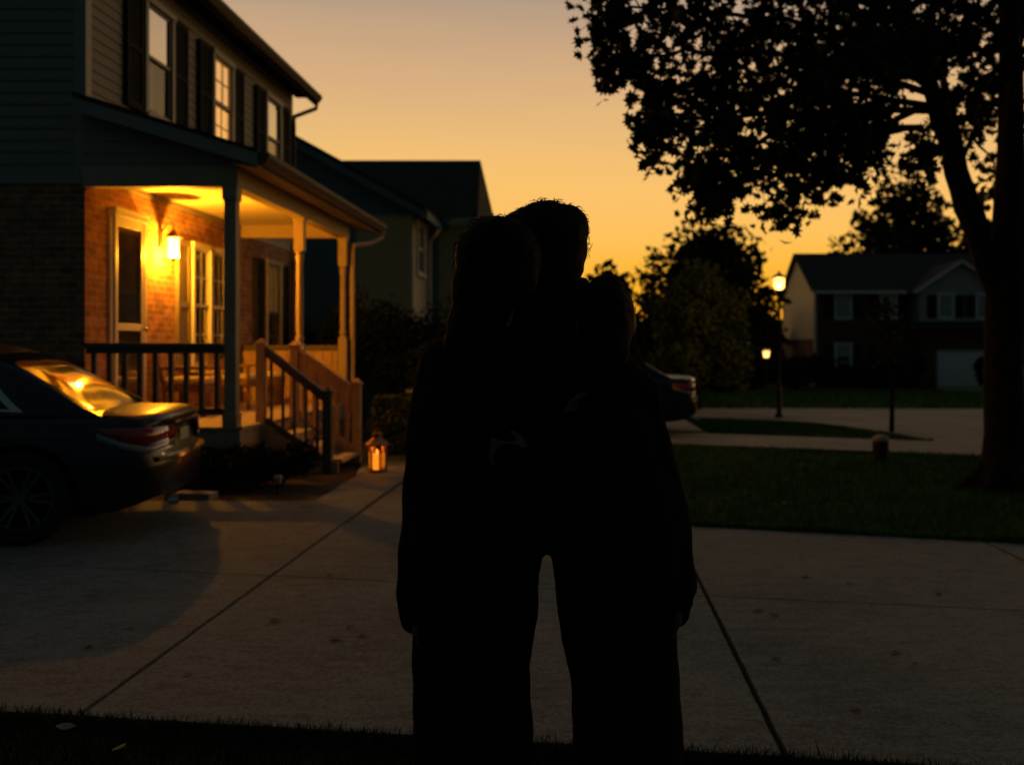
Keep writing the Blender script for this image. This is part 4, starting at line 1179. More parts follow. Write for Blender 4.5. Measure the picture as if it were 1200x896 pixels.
# ------------------------------------------------------------------ street lamp
sl = G(913, 490)
zl = zt(333, sl.y)
t = thing('street_lamp', 'lit black street lamp post on the grass wedge', 'street lamp', sl)
pm = MB().lathe([(.10, 0), (.10, .05), (.06, .12), (.055, .6), (.04, .65), (.035, .7), (.03, zl - sl.z - .3), (.045, zl - sl.z - .28), (.05, zl - sl.z - .2), (.08, zl - sl.z - .13)], (sl.x, sl.y, sl.z), 10)
pm.build('post', M['black_metal'], t, smooth=True)
MB().lathe([(.15, .13), (.17, .14), (.10, .19), (.03, .23), (.015, .28)], (sl.x, sl.y, zl), 10).build('lamp_cap', M['black_metal'], t)
MB().lathe([(.075, -.11), (.11, -.05), (.12, .12)], (sl.x, sl.y, zl), 12).build('lamp_glass', M['street_glow'], t, smooth=True)
point('street_lamp_bulb', (sl.x, sl.y, zl), 110, (1, .52, .14), .06)

# stubby marker on the lawn by the sidewalk
mk = Vector((xt(1032, 12.0), 12.0, 0))
t = thing('utility_marker', 'short dark utility bollard with a pale domed cap on the lawn by the sidewalk', 'bollard', mk)
MB().lathe([(.105, -.05), (.10, .0), (.095, .27)], mk, 16).build('body', M['tyre'], t, smooth=True)
MB().lathe([(.105, .27), (.105, .295), (.085, .325), (.04, .345)], mk, 16).build('cap', M['stone'], t, smooth=True)
# splash block and path light by the bed
t = tag(MB().prism([(-3.78, 9.02, .0), (-3.42, 8.94, .0), (-3.40, 9.12, .0), (-3.76, 9.2, .0)], (0, 0, .075)).build('splash_block', M['stone'], bevel=.01), 'pale concrete splash block behind the sedan bumper in the mulch bed', 'splash block')
pz = Vector((xt(326, 9.3), 9.3, .0))
t = thing('path_light', 'small unlit garden path light at the edge of the mulch bed', 'garden light', pz)
MB().tube([pz, pz + Vector((0, 0, .13))], .012, 8).build('stake', M['black_metal'], t)
MB().lathe([(.03, .12), (.035, .13), (.035, .17), (.05, .175), (.03, .2)], pz, 12).build('head', M['stone'], t, smooth=True)

# ------------------------------------------------------------------ sedans
def interp(x, tab):
    if x <= tab[0][0]: return tab[0][1]
    for k in range(len(tab) - 1):
        (a, fa_), (b, fb_) = tab[k], tab[k + 1]
        if x <= b:
            t_ = (x - a) / (b - a); h_ = b - a
            def sl(i_):
                if i_ <= 0 or i_ >= len(tab) - 1: return (fb_ - fa_) / h_
                s0 = (tab[i_][1] - tab[i_ - 1][1]) / (tab[i_][0] - tab[i_ - 1][0]); s1 = (tab[i_ + 1][1] - tab[i_][1]) / (tab[i_ + 1][0] - tab[i_][0])
                return 0 if s0 * s1 <= 0 else 2 * s0 * s1 / (s0 + s1)
            m0, m1 = sl(k) * h_, sl(k + 1) * h_
            return (2 * t_**3 - 3 * t_**2 + 1) * fa_ + (t_**3 - 2 * t_**2 + t_) * m0 + (-2 * t_**3 + 3 * t_**2) * fb_ + (t_**3 - t_**2) * m1
    return tab[-1][1]
LC = 4.8
def make_car(label, loc, rz, plate_text, paint='car_paint', group='dark sedans'):
    t = thing('sedan', label, 'car', loc, rz, group)
    hw_t = [(0, .80), (.12, .87), (.5, .905), (1.2, .92), (3.4, .92), (4.2, .885), (4.65, .80), (4.8, .70)]
    top_t = [(0, .86), (.08, .90), (.3, .905), (.9, .92), (1.6, .93), (3.2, .93), (3.6, .92), (4.3, .82), (4.7, .68), (4.8, .62)]
    bot_t = [(0, .30), (.3, .22), (1, .18), (4, .18), (4.5, .2), (4.8, .26)]
    def rear_off(z):     # how far the rear (and mirrored front) face lies back at height z
        return interp(z, [(.2, .10), (.3, .03), (.45, .0), (.58, .0), (.62, .05), (.76, .07), (.86, .03), (.92, .04)])
    def ring(x):
        hw = interp(x, hw_t); zt_ = interp(x, top_t); zb = interp(x, bot_t)
        sh = zt_ - .10
        prof = [(hw * .92, zb), (hw * .985, zb + .08), (hw, zb + .22), (hw * 1.0, .55), (hw * .995, .66), (hw * .97, .74), (hw * .975, sh - .07), (hw * .945, sh), (hw * .90, sh + .06), (hw * .82, zt_ - .012), (hw * .6, zt_ + .006), (hw * .3, zt_ + .014), (0, zt_ + .016)]
        return [(-y, z) for y, z in prof] + [(y, z) for y, z in prof[-2::-1]]
    xs = [0, .04, .1, .2, .35, .5, .62, .75, .9, 1.05, 1.2, 1.35, 1.5, 1.7, 1.95, 2.2, 2.5, 2.8, 3.1, 3.3, 3.45, 3.6, 3.75, 3.9, 4.05, 4.2, 4.35, 4.5, 4.62, 4.72, 4.8]
    def sx_(x, y, z):
        hw = interp(x, hw_t)
        k = (abs(y) / max(hw, .01)) ** 3 * .10
        if x < .4: return x + (rear_off(z) + k) * (1 - x / .4)
        if x > 4.3: return x - (rear_off(z) * .5 + k * 1.6) * (x - 4.3) / .5
        return x
    b = MB(); rows = []
    for x in xs:
        rg = ring(x); rows.append([(sx_(x, y, z), y, z) for y, z in rg])
    n = len(rows[0])
    vs = [v for r in rows for v in r]
    fs = [(i * n + k, (i + 1) * n + k, (i + 1) * n + k + 1, i * n + k + 1) for i in range(len(rows) - 1) for k in range(n - 1)]
    fs += [(i * n, i * n + n - 1, (i + 1) * n + n - 1, (i + 1) * n) for i in range(len(rows) - 1)]
    b.add(vs, fs)
    for ri, x in ((0, 0), (len(rows) - 1, LC)):      # end caps as curved grids
        rg = ring(x); half = n // 2
        g = []
        for i in range(half):
            (ya, za), (yb, zb_) = rg[i], rg[n - 1 - i]
            g.append([(sx_(x, ya + (yb - ya) * j / 10, za), ya + (yb - ya) * j / 10, za) for j in range(11)])
        vv = [v for r in g for v in r]; vv.append(rows[ri][half])
        ff = [(i * 11 + j, i * 11 + j + 1, (i + 1) * 11 + j + 1, (i + 1) * 11 + j) for i in range(half - 1) for j in range(10)]
        ff += [((half - 1) * 11 + j, (half - 1) * 11 + j + 1, len(vv) - 1) for j in range(10)]
        b.add(vv, ff)
    body = b.build('body', M[paint], t, local=True, smooth=True)
    bm = bmesh.new(); bm.from_mesh(body.data); bmesh.ops.remove_doubles(bm, verts=bm.verts, dist=.003); bmesh.ops.recalc_face_normals(bm, faces=bm.faces); bm.to_mesh(body.data); bm.free()
    # wheel arches
    cut = MB()
    for wx in (.96, 3.80):
        for s in (-1, 1):
            yy0, yy1 = (s * .62, s * 1.1)
            cut.tube([(wx, yy0, .335), (wx, yy1, .335)], .385, 40)
    co = cut.build('arch_cutter', None, t, local=True)
    md = body.modifiers.new('arches', 'BOOLEAN'); md.object = co; md.operation = 'DIFFERENCE'; md.solver = 'EXACT'
    bpy.context.view_layer.update()
    dg = bpy.context.evaluated_depsgraph_get()
    nm = bpy.data.meshes.new_from_object(body.evaluated_get(dg)); body.modifiers.clear(); body.data = nm
    try: nm.set_sharp_from_angle(angle=R(35))
    except Exception: pass
    bpy.data.objects.remove(co)
    # greenhouse
    zr_t = [(.42, .87), (.60, .97), (.85, 1.14), (1.1, 1.29), (1.35, 1.385), (1.7, 1.44), (2.3, 1.47), (2.8, 1.445), (3.05, 1.34), (3.35, 1.18), (3.7, .95)]
    def gh(x, u, off=0):
        """u in -1..1 across the greenhouse"""
        zt_ = interp(x, zr_t); zb = interp(x, top_t) - .02
        wb_ = interp(x, hw_t) * .90 - .04 * max(0, (1.2 - x)); k = max(0, min(1, (zt_ - zb) / .45))
        wt = wb_ * (1 - .24 * k)
        a = abs(u)
        if a > .62:      # side
            f = (1 - a) / .38
            y_ = wb_ + (wt - wb_) * f ** 1.25; z_ = zb + (zt_ - .055 * k - zb) * f
        else:
            f = a / .62
            y_ = wt * f; z_ = zt_ - .055 * k * f ** 3.5
        y_ = math.copysign(y_, u)
        nrm = Vector((0, y_, (z_ - .9))).normalized() if a > .62 else Vector((-.5 if x < 1.5 else .5 if x > 3 else 0, 0, 1)).normalized()
        return Vector((x, y_, z_)) + nrm * off
    gx = [.42 + (3.7 - .42) * i / 42 for i in range(43)]; us = [-1 + 2 * j / 40 for j in range(41)]
    gb_ = MB(); gb_.add([gh(x, u) for x in gx for u in us], [(i * 41 + j, (i + 1) * 41 + j, (i + 1) * 41 + j + 1, i * 41 + j + 1) for i in range(42) for j in range(40)])
    gb_.build('roof', M[paint], t, local=True, smooth=True)
    def patch(name, xa, xb, ua, ub, m, off=.004, tx=None, parent=t, nx=14, nu=10):
        q = MB(); vv = []
        for i in range(nx + 1):
            for j in range(nu + 1):
                u = ua + (ub - ua) * j / nu; f = i / nx
                lo, hi = (xa, xb) if tx is None else tx(j / nu)
                vv.append(gh(lo + (hi - lo) * f, u, off))
        q.add(vv, [(i * (nu + 1) + j, (i + 1) * (nu + 1) + j, (i + 1) * (nu + 1) + j + 1, i * (nu + 1) + j + 1) for i in range(nx) for j in range(nu)])
        return q.build(name, m, parent, local=True, smooth=True)
    patch('rear_window', .52, 1.22, -.56, .56, M['car_glass'])
    patch('windscreen', 2.92, 3.6, -.56, .56, M['car_glass'])
    for s in (-1, 1):
        lim0 = lambda f: (1.42 - .25 * (1 - f) + .22 * f, 3.42 - .45 * f)
        fr = patch('window_trim', 0, 0, s * .965, s * .665, M['chrome'], .003, tx=lambda f: (.96 + .32 * f, 3.50 - .45 * f))
        patch('side_window', 0, 0, s * .945, s * .69, M['car_glass'], .007, tx=lambda f: (1.05 + .28 * f, 2.28), parent=fr)
        patch('side_window', 0, 0, s * .945, s * .69, M['car_glass'], .007, tx=lambda f: (2.36, 3.38 - .40 * f), parent=fr)
    # rear details
    def face_x(y, z):  # rear surface x
        k = (abs(y) / .80) ** 3 * .10
        return rear_off(z) + k
    for s in (-1, 1):
        # tail lamp wraps round the corner
        path_ = [(face_x(.45, .85) - .006, .42), (face_x(.62, .85) - .008, .60), (face_x(.76, .85) - .010, .75), (.155, .835), (.30, .886), (.46, .902)]
        def lens(nm_, z0s, z1s, m_):
            q = MB(); vv = []
            for k, (xx, yy) in enumerate(path_):
                vv += [(xx, s * yy, z0s[k]), (xx, s * yy, z1s[k])]
            q.add(vv, [(2 * k, 2 * k + 2, 2 * k + 3, 2 * k + 1) for k in range(len(path_) - 1)])
            ob = q.build(nm_, m_, t, local=True, smooth=True)
            sm = ob.modifiers.new('s', 'SOLIDIFY'); sm.thickness = .012; sm.offset = 0
            return ob
        lens('tail_light', (.70, .69, .68, .68, .715, .785), (.80, .803, .806, .81, .813, .816), M['red_lens'])
        lens('reversing_lens', (.645, .635, .625, .625, .665, .725), (.697, .687, .677, .677, .711, .78), M['white_lens'])
        # headlights
        MB().ellipsoid((4.58, s * .62, .68), (.14, .16, .07)).build('headlight', M['white_lens'], t, local=True, smooth=True)
        # mirrors
        MB().ellipsoid((3.2, s * .98, 1.0), (.07, .1, .075)).tube([(3.2, s * .85, .94), (3.2, s * .93, .96)], .025, 8).build('wing_mirror', M[paint], t, local=True, smooth=True)
        MB().box(2.05, 2.22, s * .915, s * .935, .79, .82).box(3.0, 3.17, s * .915, s * .935, .78, .81).build('door_handle', M['chrome'], t, local=True, bevel=.008)
    MB().box(-.012 + face_x(0, .80), face_x(0, .80) + .01, -.36, .36, .80, .825).build('boot_trim', M['chrome'], t, local=True, bevel=.006)
    # bumper strip
    q = MB(); vv = []
    for k in range(21):
        y_ = -.78 + 1.56 * k / 20
        xx = (abs(y_) / .80) ** 3 * .10
        vv += [(xx - .022, y_, .56), (xx - .022, y_, .585), (xx + .03, y_, .596)]
    q.add(vv, [(3 * k + a, 3 * k + 3 + a, 3 * k + 4 + a, 3 * k + 1 + a) for k in range(20) for a in (0, 1)])
    q.build('bumper_strip', M['chrome'], t, local=True, smooth=True)
    px_ = face_x(0, .76) - .012
    pl_ = MB().box(px_, px_ + .008, -.155, .155, .62, .75).build('number_plate', M['plate'], t, local=True, bevel=.004)
    # oval badge
    MB().tube([(px_ + .002, .05 * math.cos(a), .78 + .016 * math.sin(a)) for a in [i * 2 * math.pi / 20 for i in range(21)]], .004, 6).build('badge', M['chrome'], t, local=True, smooth=True)
    MB().tube([(.06, .55, .25), (-.01, .55, .25)], .035, 14).build('exhaust_pipe', M['chrome'], t, local=True, smooth=True)
    MB().box(.55, 4.2, -.62, .62, .16, .5).build('underbody', M['tyre'], t, local=True)
    # wheels
    for wx in (.96, 3.80):
        for s in (-1, 1):
            c = Vector((wx, s * .80, .335))
            ty = MB(); pr = [(.215, -.10), (.30, -.105), (.325, -.085), (.335, -.05), (.335, .05), (.325, .085), (.30, .105), (.215, .10)]
            nn = 36; vv = []
            for r_, h_ in pr:
                for k in range(nn): vv.append((c.x + r_ * math.cos(2 * math.pi * k / nn), c.y + h_, c.z + r_ * math.sin(2 * math.pi * k / nn)))
            m2 = len(pr)
            ty.add(vv, [(i * nn + k, ((i + 1) % m2) * nn + k, ((i + 1) % m2) * nn + (k + 1) % nn, i * nn + (k + 1) % nn) for i in range(m2) for k in range(nn)])
            wh = MB(); wh.tube([(c.x, c.y - .03, c.z), (c.x, c.y + .03, c.z)], .05, 16)
            whl = ty.build('wheel', M['tyre'], t, local=True, smooth=True)
            rim = MB()
            f_ = c.y + s * .092
            for k in range(12):
                a = 2 * math.pi * (k // 2) / 6 + (.16 if k % 2 else -.16)
                dr_ = Vector((math.cos(a), 0, math.sin(a)))
                rim.bar(c + dr_ * .04 + Vector((0, f_ - c.y - s * .015, 0)), c + dr_ * .212 + Vector((0, f_ - c.y, 0)), .020, .028, up=(0, 1, 0))
            rim.tube([(c.x, f_ - s * .03, c.z), (c.x, f_ + s * .006, c.z)], .045, 16)
            ringp = [Vector((c.x + .215 * math.cos(2 * math.pi * k / 32), f_, c.z + .215 * math.sin(2 * math.pi * k / 32))) for k in range(33)]
            rim.tube(ringp, .011, 6, cap=False)
            rim.build('rim', M['rim'], whl, local=True, smooth=True)
            MB().tube([(c.x, c.y - .02, c.z), (c.x, c.y + .0, c.z)], .19, 24).build('brake_disc', M['black_metal'], whl, local=True)
    return t
# local +x is forwards; the front points left and a little towards the camera
ang = math.atan2(-.185, -.98)
near_rear = Vector((-3.04, 7.06, .024))
fwd = Vector((math.cos(ang), math.sin(ang), 0)); lft = Vector((-fwd.y, fwd.x, 0))   # +y local = left of travel = nearer the camera here
org = near_rear - lft * .80 - fwd * .05
make_car('dark navy sedan parked on the driveway in front of the lit porch', org, ang, '')
o2 = Vector((xt(822, 15.5), 15.5 + .85, .034))
make_car('dark sedan across the lawn, half hidden behind the hugging group', o2, R(180), '')

# ------------------------------------------------------------------ people
def capsule(mb, a, b, ra, rb, n=14):
    a, b = Vector(a), Vector(b)
    mb.ellipsoid(a, (ra, ra, ra), n, 8); mb.ellipsoid(b, (rb, rb, rb), n, 8)
    mb.tube([a, b], [ra * .995, rb * .995], n)
def chain(mb, pts, rs):
    for (a, b), (ra, rb) in zip(zip(pts, pts[1:]), zip(rs, rs[1:])): capsule(mb, a, b, ra, rb)
def loft(mb, rings, n=28, sq=2.4):
    vs = []
    for c, rx, ry in rings:
        for k in range(n):
            a = 2 * math.pi * k / n; ca, sa = math.cos(a), math.sin(a)
            vs.append((c[0] + rx * math.copysign(abs(ca) ** (2 / sq), ca), c[1] + ry * math.copysign(abs(sa) ** (2 / sq), sa), c[2]))
    m = len(rings)
    fs = [(i * n + k, i * n + (k + 1) % n, (i + 1) * n + (k + 1) % n, (i + 1) * n + k) for i in range(m - 1) for k in range(n)]
    fs += [tuple(range(n - 1, -1, -1)), tuple((m - 1) * n + k for k in range(n))]
    mb.add(vs, fs)
def fuse(mb, name, m, parent, voxel=.009, smooth_it=4, folds=0.0, fscale=6.0, seed=0, zmin=None):
    o = mb.build(name, m, parent)
    rm = o.modifiers.new('r', 'REMESH'); rm.mode = 'VOXEL'; rm.voxel_size = voxel
    sm = o.modifiers.new('s', 'SMOOTH'); sm.factor = .5; sm.iterations = smooth_it
    bpy.context.view_layer.update()
    dg = bpy.context.evaluated_depsgraph_get()
    me = bpy.data.meshes.new_from_object(o.evaluated_get(dg)); o.modifiers.clear(); o.data = me
    if folds:
        for v in me.vertices:
            q = v.co
            f = noise.noise(Vector((q.x * fscale, q.y * fscale, q.z * fscale * .55 + seed))) + .5 * noise.noise(Vector((q.x * fscale * 2.3 + q.z * 3, q.y * fscale * 2.3, q.z * fscale * 1.6 + seed)))
            v.co = q + v.normal * f * folds
    if zmin is not None:
        for v in me.vertices: v.co.z = max(v.co.z, zmin)
    me.polygons.foreach_set('use_smooth', [True] * len(me.polygons))
    if not me.materials: me.materials.append(m)
    return o
def hand(mb, wrist, dirn, thumb, size=1.0, curl=.35, palm_n=None):
    """palm, four unequal bent fingers and a thumb leaving the side of the palm"""
    w = Vector(wrist); d = Vector(dirn).normalized(); th = Vector(thumb); th = (th - d * th.dot(d)).normalized()
    pn = d.cross(th).normalized() if palm_n is None else Vector(palm_n).normalized()
    s = size
    k0 = w + d * .085 * s
    for i in range(4):
        off = th * (.030 - .020 * i) * s
        capsule(mb, w + off * .6 + d * .01, k0 + off, .016 * s, .0125 * s, 10)
        L = (.072, .080, .075, .058)[i] * s
        p0 = k0 + off; dd = d.copy(); r0 = .0088 * s
        for j, f in enumerate((.45, .32, .25)):
            dd = (dd + pn * curl * (1 + .15 * i)).normalized()
            p1 = p0 + dd * L * f
            capsule(mb, p0, p1, r0, r0 * .92, 8); p0 = p1; r0 *= .92
    tb = w + d * .025 * s + th * .022 * s
    t1 = tb + (d * .6 + th * .7 + pn * .2).normalized() * .045 * s; t2 = t1 + (d * .9 + th * .25 + pn * .2).normalized() * .032 * s
    capsule(mb, tb, t1, .014 * s, .0105 * s, 8); capsule(mb, t1, t2, .0105 * s, .0085 * s, 8)

def strands(c, r, n, L, rr, up=.3, thick=.0011, zlim=-.2):
    q = MB()
    for _ in range(n):
        v = Vector((rr.gauss(0, 1), rr.gauss(0, 1), rr.gauss(.3, 1))).normalized()
        if v.z < zlim or v.y > .75: continue
        p = c + Vector((v.x * r[0], v.y * r[1], v.z * r[2]))
        tg = v.cross(Vector((rr.gauss(0, 1), rr.gauss(0, 1), rr.gauss(0, 1)))).normalized()
        l = L * rr.uniform(.4, 1.2)
        d = (tg * rr.uniform(.9, 1.1) + v * rr.uniform(.0, up)).normalized()
        q.tube([p - v * .004, p + d * l * .5, p + d * l - v * l * .18], [thick, thick * .8, thick * .2], 4, cap=False)
    return q

def person(label, d, head, hr, sh, hips, knees, feet, arms, hem, coat, m_coat, m_trs, hair, seed, leg_r, female=False):
    """head: (px,py) centre; sh / hips / knees / feet: pairs of photo px for the person's own depth d"""
    rr = random.Random(seed)
    c = P(head[0], head[1], d)
    S = hr / .105            # head scale
    mid = P((hips[0][0] + hips[1][0]) / 2, (hips[0][1] + hips[1][1]) / 2, d)
    t = thing('person', label, 'person', (mid.x, d, 0), 0, 'people hugging in the foreground')
    b = MB()
    b.ellipsoid(c, (.076 * S, .096 * S, .112 * S), 20, 14)
    b.ellipsoid(c + Vector((0, .03, -.062)) * S, (.058 * S, .066 * S, .060 * S), 16, 10)
    b.tube([c + Vector((0, .088, .012)) * S, c + Vector((0, .108, -.012)) * S, c + Vector((0, .117, -.030)) * S, c + Vector((0, .09, -.036)) * S], [.008 * S, .012 * S, .017 * S, .012 * S], 8)
    for s in (-1, 1):
        b.ellipsoid(c + Vector((s * .078, -.005, -.01)) * S, (.010 * S, .020 * S, .032 * S), 10, 8)
        b.ellipsoid(c + Vector((s * .030, .088, .028)) * S, (.024 * S, .010 * S, .007 * S), 10, 6)
        b.ellipsoid(c + Vector((s * .045, .062, -.03)) * S, (.022 * S, .02 * S, .02 * S), 10, 6)
    b.ellipsoid(c + Vector((0, .092, -.062)) * S, (.024 * S, .009 * S, .006 * S), 10, 6)
    b.ellipsoid(c + Vector((0, .090, -.072)) * S, (.020 * S, .009 * S, .007 * S), 10, 6)
    SL, SR = P(*sh[0], d), P(*sh[1], d)
    nk = (SL + SR) / 2 + Vector((0, 0, .05))
    capsule(b, c + Vector((0, -.012, -.05)) * S, nk, .052 * S, .062 * S)
    HL, HR = P(*hips[0], d), P(*hips[1], d)
    hc = (HL + HR) / 2; sc_ = (SL + SR) / 2; hw = (SR - SL).length / 2; pw = (HR - HL).length / 2 + leg_r * .8
    tor = []
    for f, kx, ky in ((0, .55, .55), (.04, .90, .8), (.12, 1.0, .9), (.3, .95, 1.0), (.5, .86, .92), (.68, .80, .85)):
        q = sc_.lerp(hc, f) + Vector((0, 0, .045 * (1 - f)))
        tor.append(((q.x, q.y, q.z), hw * kx * .86, .085 * ky))
    tor += [((hc.x, hc.y, hc.z + .08), pw * .88, .085), ((hc.x, hc.y, hc.z), pw * .92, .09), ((hc.x, hc.y, hc.z - .06), pw * .85, .08)]
    loft(b, tor)
    KL, KR = P(*knees[0], d), P(*knees[1], d); FL, FR = Vector((xt(feet[0], d), d, .07)), Vector((xt(feet[1], d), d, .07))
    for h_, k_, f_ in ((HL, KL, FL), (HR, KR, FR)):
        chain(b, [h_, k_, f_], [.070, .048, .034]); capsule(b, f_, f_ + Vector((0, .12, -.03)), .034, .028)
    for a in arms:
        pts = [P(*q) for q in a['p']]
        chain(b, pts, [.040, .034, .026])
        hand(b, pts[-1], Vector(P(*a['h']) - pts[-1]), a['t'], a.get('s', 1), a.get('c', .3), a.get('n'))
    fuse(b, 'body', M['skin'], t, .0075, 2)
    for s in (-1, 1):
        MB().ellipsoid(c + Vector((s * .030, .084, .006)) * S, (.011 * S, .011 * S, .011 * S), 12, 8).build('eye', M['white_lens'], t, smooth=True)
    # jacket
    j = MB()
    rings = [((P(x, y, d).x, d + .005, P(x, y, d).z), w * d / F, dy + .012) for x, y, w, dy in coat]
    loft(j, rings)
    capsule(j, nk + Vector((0, -.01, .0)), nk + Vector((0, -.01, .045)), .078 * S, .068 * S)
    for s_ in (SL, SR): capsule(j, nk, s_ , .085, .068)
    for a in arms:
        pts = [P(*q) for q in a['p']]
        w_ = pts[1].lerp(pts[2], .96)
        hd_ = Vector(P(*a['h'])); rr_ = a.get('r', [.070, .060, .050])
        chain(j, [pts[0], pts[1], w_, w_.lerp(hd_, a.get('q', .42))], rr_ + [rr_[-1] * .78])
    jo = fuse(j, 'jacket', M[m_coat], t, .0095, 3, folds=.015, fscale=6.5, seed=seed)
    # trousers
    tr_ = MB()
    loft(tr_, [((hc.x, d, hc.z + .1), pw * 1.02, .12), ((hc.x, d, hc.z), pw * 1.06, .125), ((hc.x, d, hc.z - .05), pw * 1.0, .11)])
    for h_, k_, f_ in ((HL, KL, FL), (HR, KR, FR)):
        chain(tr_, [h_, k_, f_ + Vector((0, 0, .0))], [leg_r * 1.05, leg_r, leg_r * .92])
    capsule(tr_, hc + Vector((0, 0, -.02)), hc + Vector((0, 0, -.085)), .06, .012)
    fuse(tr_, 'trousers', M[m_trs], t, .0095, 3, folds=.013, fscale=7, seed=seed + 9, zmin=.035)
    for f_ in (FL, FR):
        s_ = MB(); s_.ellipsoid(f_ + Vector((0, .07, -.035)), (.045, .135, .035), 14, 8); s_.box(f_.x - .04, f_.x + .04, f_.y - .05, f_.y + .17, .0, .02)
        s_.build('shoe', M['shoe'], t, smooth=True)
    # hair
    hb = MB()
    hb.ellipsoid(c + Vector((0, -.014, .018)) * S, (hair['w'] * S, .104 * S, .112 * S), 22, 14)
    hb.ellipsoid(c + Vector((0, -.03, -.02)) * S, (hair['w'] * .93 * S, .085 * S, .10 * S), 18, 12)
    for q in hair.get('extra', []):
        hb.ellipsoid(P(q[0], q[1], d + q[4]), (q[2] * d / F, q[5], q[3] * d / F), 16, 12)
    ho = fuse(hb, 'hair', M['hair'], t, .008, 2, folds=.004, fscale=22, seed=seed)
    st_ = strands(c + Vector((0, -.014, .018)) * S, ((hair['w'] + .002) * S, .106 * S, .114 * S), hair['n'], hair['L'], rr, hair.get('up', .3))
    for q in hair.get('extra', []):
        cc = P(q[0], q[1], d + q[4]); s2_ = strands(cc, (q[2] * d / F, q[5], q[3] * d / F), hair['n'] // 4, hair['L'] * .8, rr, .25, zlim=-1)
        st_.add(s2_.v, s2_.f)
    tl = t.location; st_.v = [(x - tl.x, y - tl.y, z - tl.z) for x, y, z in st_.v]
    bm = bmesh.new(); bm.from_mesh(ho.data); bm.from_mesh(st_.mesh('strand')); bm.to_mesh(ho.data); bm.free()
    return t

# left adult with long hair, back to us
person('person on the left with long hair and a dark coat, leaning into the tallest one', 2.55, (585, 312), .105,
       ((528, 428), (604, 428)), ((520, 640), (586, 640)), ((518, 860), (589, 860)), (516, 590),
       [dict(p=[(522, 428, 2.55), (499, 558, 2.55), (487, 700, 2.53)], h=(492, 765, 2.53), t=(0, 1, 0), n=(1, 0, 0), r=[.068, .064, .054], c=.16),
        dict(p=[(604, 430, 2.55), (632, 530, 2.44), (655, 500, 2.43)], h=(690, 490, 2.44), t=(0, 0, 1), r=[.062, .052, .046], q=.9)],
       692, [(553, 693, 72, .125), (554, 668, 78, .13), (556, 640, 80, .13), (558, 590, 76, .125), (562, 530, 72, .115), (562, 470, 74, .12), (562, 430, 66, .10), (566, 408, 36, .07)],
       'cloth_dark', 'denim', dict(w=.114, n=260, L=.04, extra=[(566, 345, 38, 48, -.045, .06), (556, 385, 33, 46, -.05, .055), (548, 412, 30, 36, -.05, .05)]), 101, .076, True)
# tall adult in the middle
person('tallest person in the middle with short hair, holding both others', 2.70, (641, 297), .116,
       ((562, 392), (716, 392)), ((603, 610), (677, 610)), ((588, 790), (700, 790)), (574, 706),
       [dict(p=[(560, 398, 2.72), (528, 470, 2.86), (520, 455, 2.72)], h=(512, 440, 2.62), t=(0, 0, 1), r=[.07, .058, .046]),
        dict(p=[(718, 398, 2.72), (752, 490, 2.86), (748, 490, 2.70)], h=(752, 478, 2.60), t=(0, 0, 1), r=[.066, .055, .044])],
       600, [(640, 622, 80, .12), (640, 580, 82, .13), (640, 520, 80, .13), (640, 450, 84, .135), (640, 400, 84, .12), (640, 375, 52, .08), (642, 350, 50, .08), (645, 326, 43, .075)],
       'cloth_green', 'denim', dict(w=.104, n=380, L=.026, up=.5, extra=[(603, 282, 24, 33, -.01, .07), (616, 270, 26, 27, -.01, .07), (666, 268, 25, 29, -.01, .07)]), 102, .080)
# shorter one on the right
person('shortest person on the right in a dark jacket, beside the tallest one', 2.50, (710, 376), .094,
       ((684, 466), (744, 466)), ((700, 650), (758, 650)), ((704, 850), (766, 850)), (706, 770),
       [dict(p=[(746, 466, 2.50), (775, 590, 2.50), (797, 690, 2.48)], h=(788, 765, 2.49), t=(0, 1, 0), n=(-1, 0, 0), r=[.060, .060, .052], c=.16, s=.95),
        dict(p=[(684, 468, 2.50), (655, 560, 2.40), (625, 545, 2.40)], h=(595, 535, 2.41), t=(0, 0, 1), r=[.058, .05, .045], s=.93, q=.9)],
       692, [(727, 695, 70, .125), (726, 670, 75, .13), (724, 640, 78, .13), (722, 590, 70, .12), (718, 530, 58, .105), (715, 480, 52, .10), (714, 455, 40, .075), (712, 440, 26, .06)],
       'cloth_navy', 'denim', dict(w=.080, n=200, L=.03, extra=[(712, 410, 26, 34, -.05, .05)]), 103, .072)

# ------------------------------------------------------------------ fallen leaves
rr = random.Random(55)
def leaf_obj(m, shp=MAPLE):
    q = MB(); pr_ = [(u * .07, v * .07) for u, v in shp]
    q.add([(u, v, .004 + .14 * (u * u + v * v) / .07) for u, v in pr_] , [tuple(range(len(pr_)))])
    o = q.build('fallen_leaf', m, None, recalc=False)
    return o
first = leaf_obj(M['dry_leaf'])
spots = [(944, 680, 'curled brown leaf on the driveway, left of the two beyond the long right joint'), (995, 688, 'flat brown leaf on the driveway, right of the two beyond the long right joint'),
         (1100, 702, 'brown leaf on the driveway near the right cross joint'), (1050, 771, 'brown leaf in the middle of the right driveway slab'), (1072, 785, 'larger brown leaf in the middle of the right slab'),
         (888, 722, 'small brown leaf close to the long right joint'), (907, 727, 'second small brown leaf close to the long right joint'), (910, 779, 'small brown leaf lower down beside the long right joint'),
         (1003, 841, 'tiny brown leaf near the front grass on the right'), (322, 733, 'brown leaf on the driveway right of the long left joint'), (410, 741, 'brown leaf on the driveway nearest the left trouser leg'),
         (425, 751, 'second brown leaf near the left trouser leg'), (393, 755, 'small brown leaf left of the pair near the left trouser leg'), (104, 765, 'brown leaf on the left slab near the front grass'), (386, 679, 'small brown leaf on the left cross joint'),
         (220, 797, 'brown leaf beside the long left joint near the front grass'), (355, 703, 'brown leaf above the long left joint')]
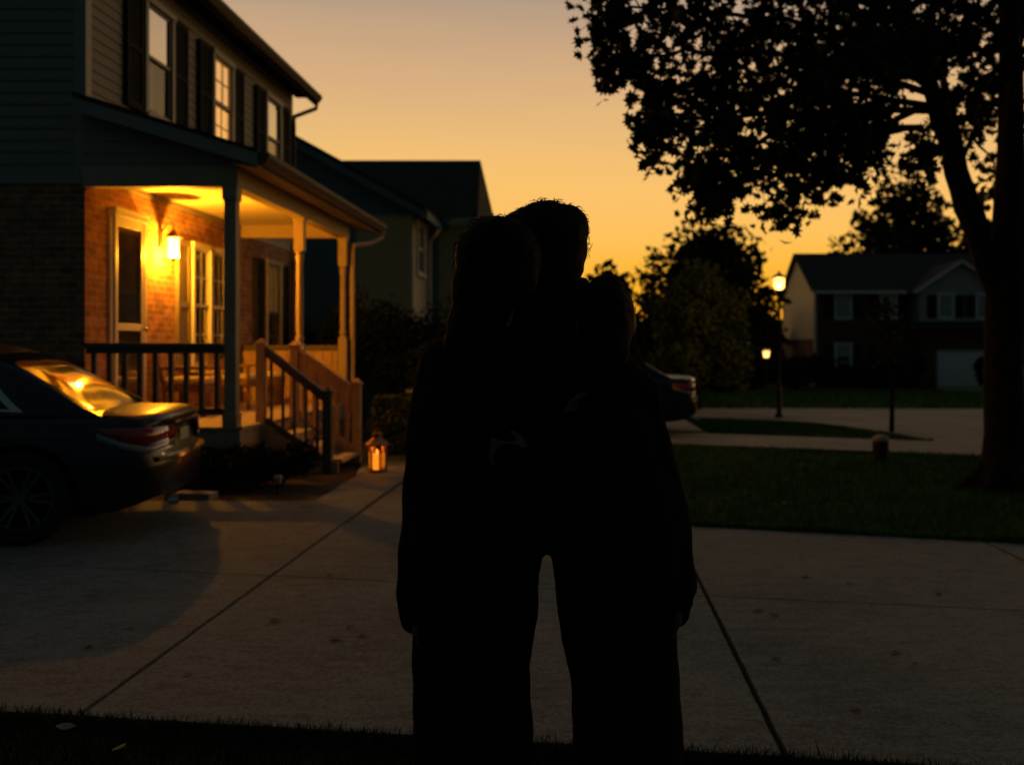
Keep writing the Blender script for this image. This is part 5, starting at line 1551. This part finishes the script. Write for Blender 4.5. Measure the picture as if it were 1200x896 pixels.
for k, (px, py, lab) in enumerate(spots):
    o = first if k == 0 else link(first.copy())
    g = G(px, py); o.location = (g.x, g.y, .027); o.rotation_euler = (rr.uniform(-.15, .15), rr.uniform(-.15, .15), rr.uniform(0, 6.28)); s = rr.uniform(.5, 1.0); o.scale = (s, s, s)
    tag(o, lab, 'leaf', 'fallen leaves on the driveway')
pale = leaf_obj(M['dry_leaf_pale'], OVAL)
for k, (px, py, lab, z) in enumerate([(77, 868, 'pale dry leaf lying in the front grass at the lower left', .05), (919, 596, 'pale dry leaf lying on the lawn behind the driveway edge', .05), (1131, 637, 'pale dry leaf at the lawn edge on the far right', .05), (153, 741, 'pale dry leaf on the left driveway slab', .03), (140, 890, 'pale leaf tip low in the front grass', .04)]):
    o = pale if k == 0 else link(pale.copy())
    g = G(px, py); o.location = (g.x, g.y, z); o.rotation_euler = (rr.uniform(-.3, .3), rr.uniform(-.3, .3), rr.uniform(0, 6.28)); s = rr.uniform(.8, 1.1); o.scale = (s, s, s)
    tag(o, lab, 'leaf', 'pale fallen leaves')

# ------------------------------------------------------------------ camera and render settings
cam = bpy.data.cameras.new('camera'); co = link(bpy.data.objects.new('camera', cam)); scene.camera = co
co.location = (0, 0, H); co.rotation_euler = (R(90), 0, 0)
cam.sensor_width = 36; cam.lens = F / 1200 * 36
cam.shift_x = -85 / 1200; cam.shift_y = -40 / 1200
cam.clip_end = 3000; cam.clip_start = .05
cam.dof.use_dof = True; cam.dof.focus_distance = 2.9; cam.dof.aperture_fstop = 2.7
scene.view_settings.view_transform = 'Standard'; scene.view_settings.look = 'None'
scene.view_settings.exposure = 0; scene.view_settings.gamma = 1
scene.render.engine = 'CYCLES'
cy = scene.cycles
cy.use_denoising = True
try: cy.denoiser = 'OPENIMAGEDENOISE'; cy.denoising_input_passes = 'RGB_ALBEDO_NORMAL'
except Exception: pass
cy.sample_clamp_indirect = 3.0; cy.max_bounces = 7; cy.transparent_max_bounces = 12
cy.caustics_reflective = False; cy.caustics_refractive = False
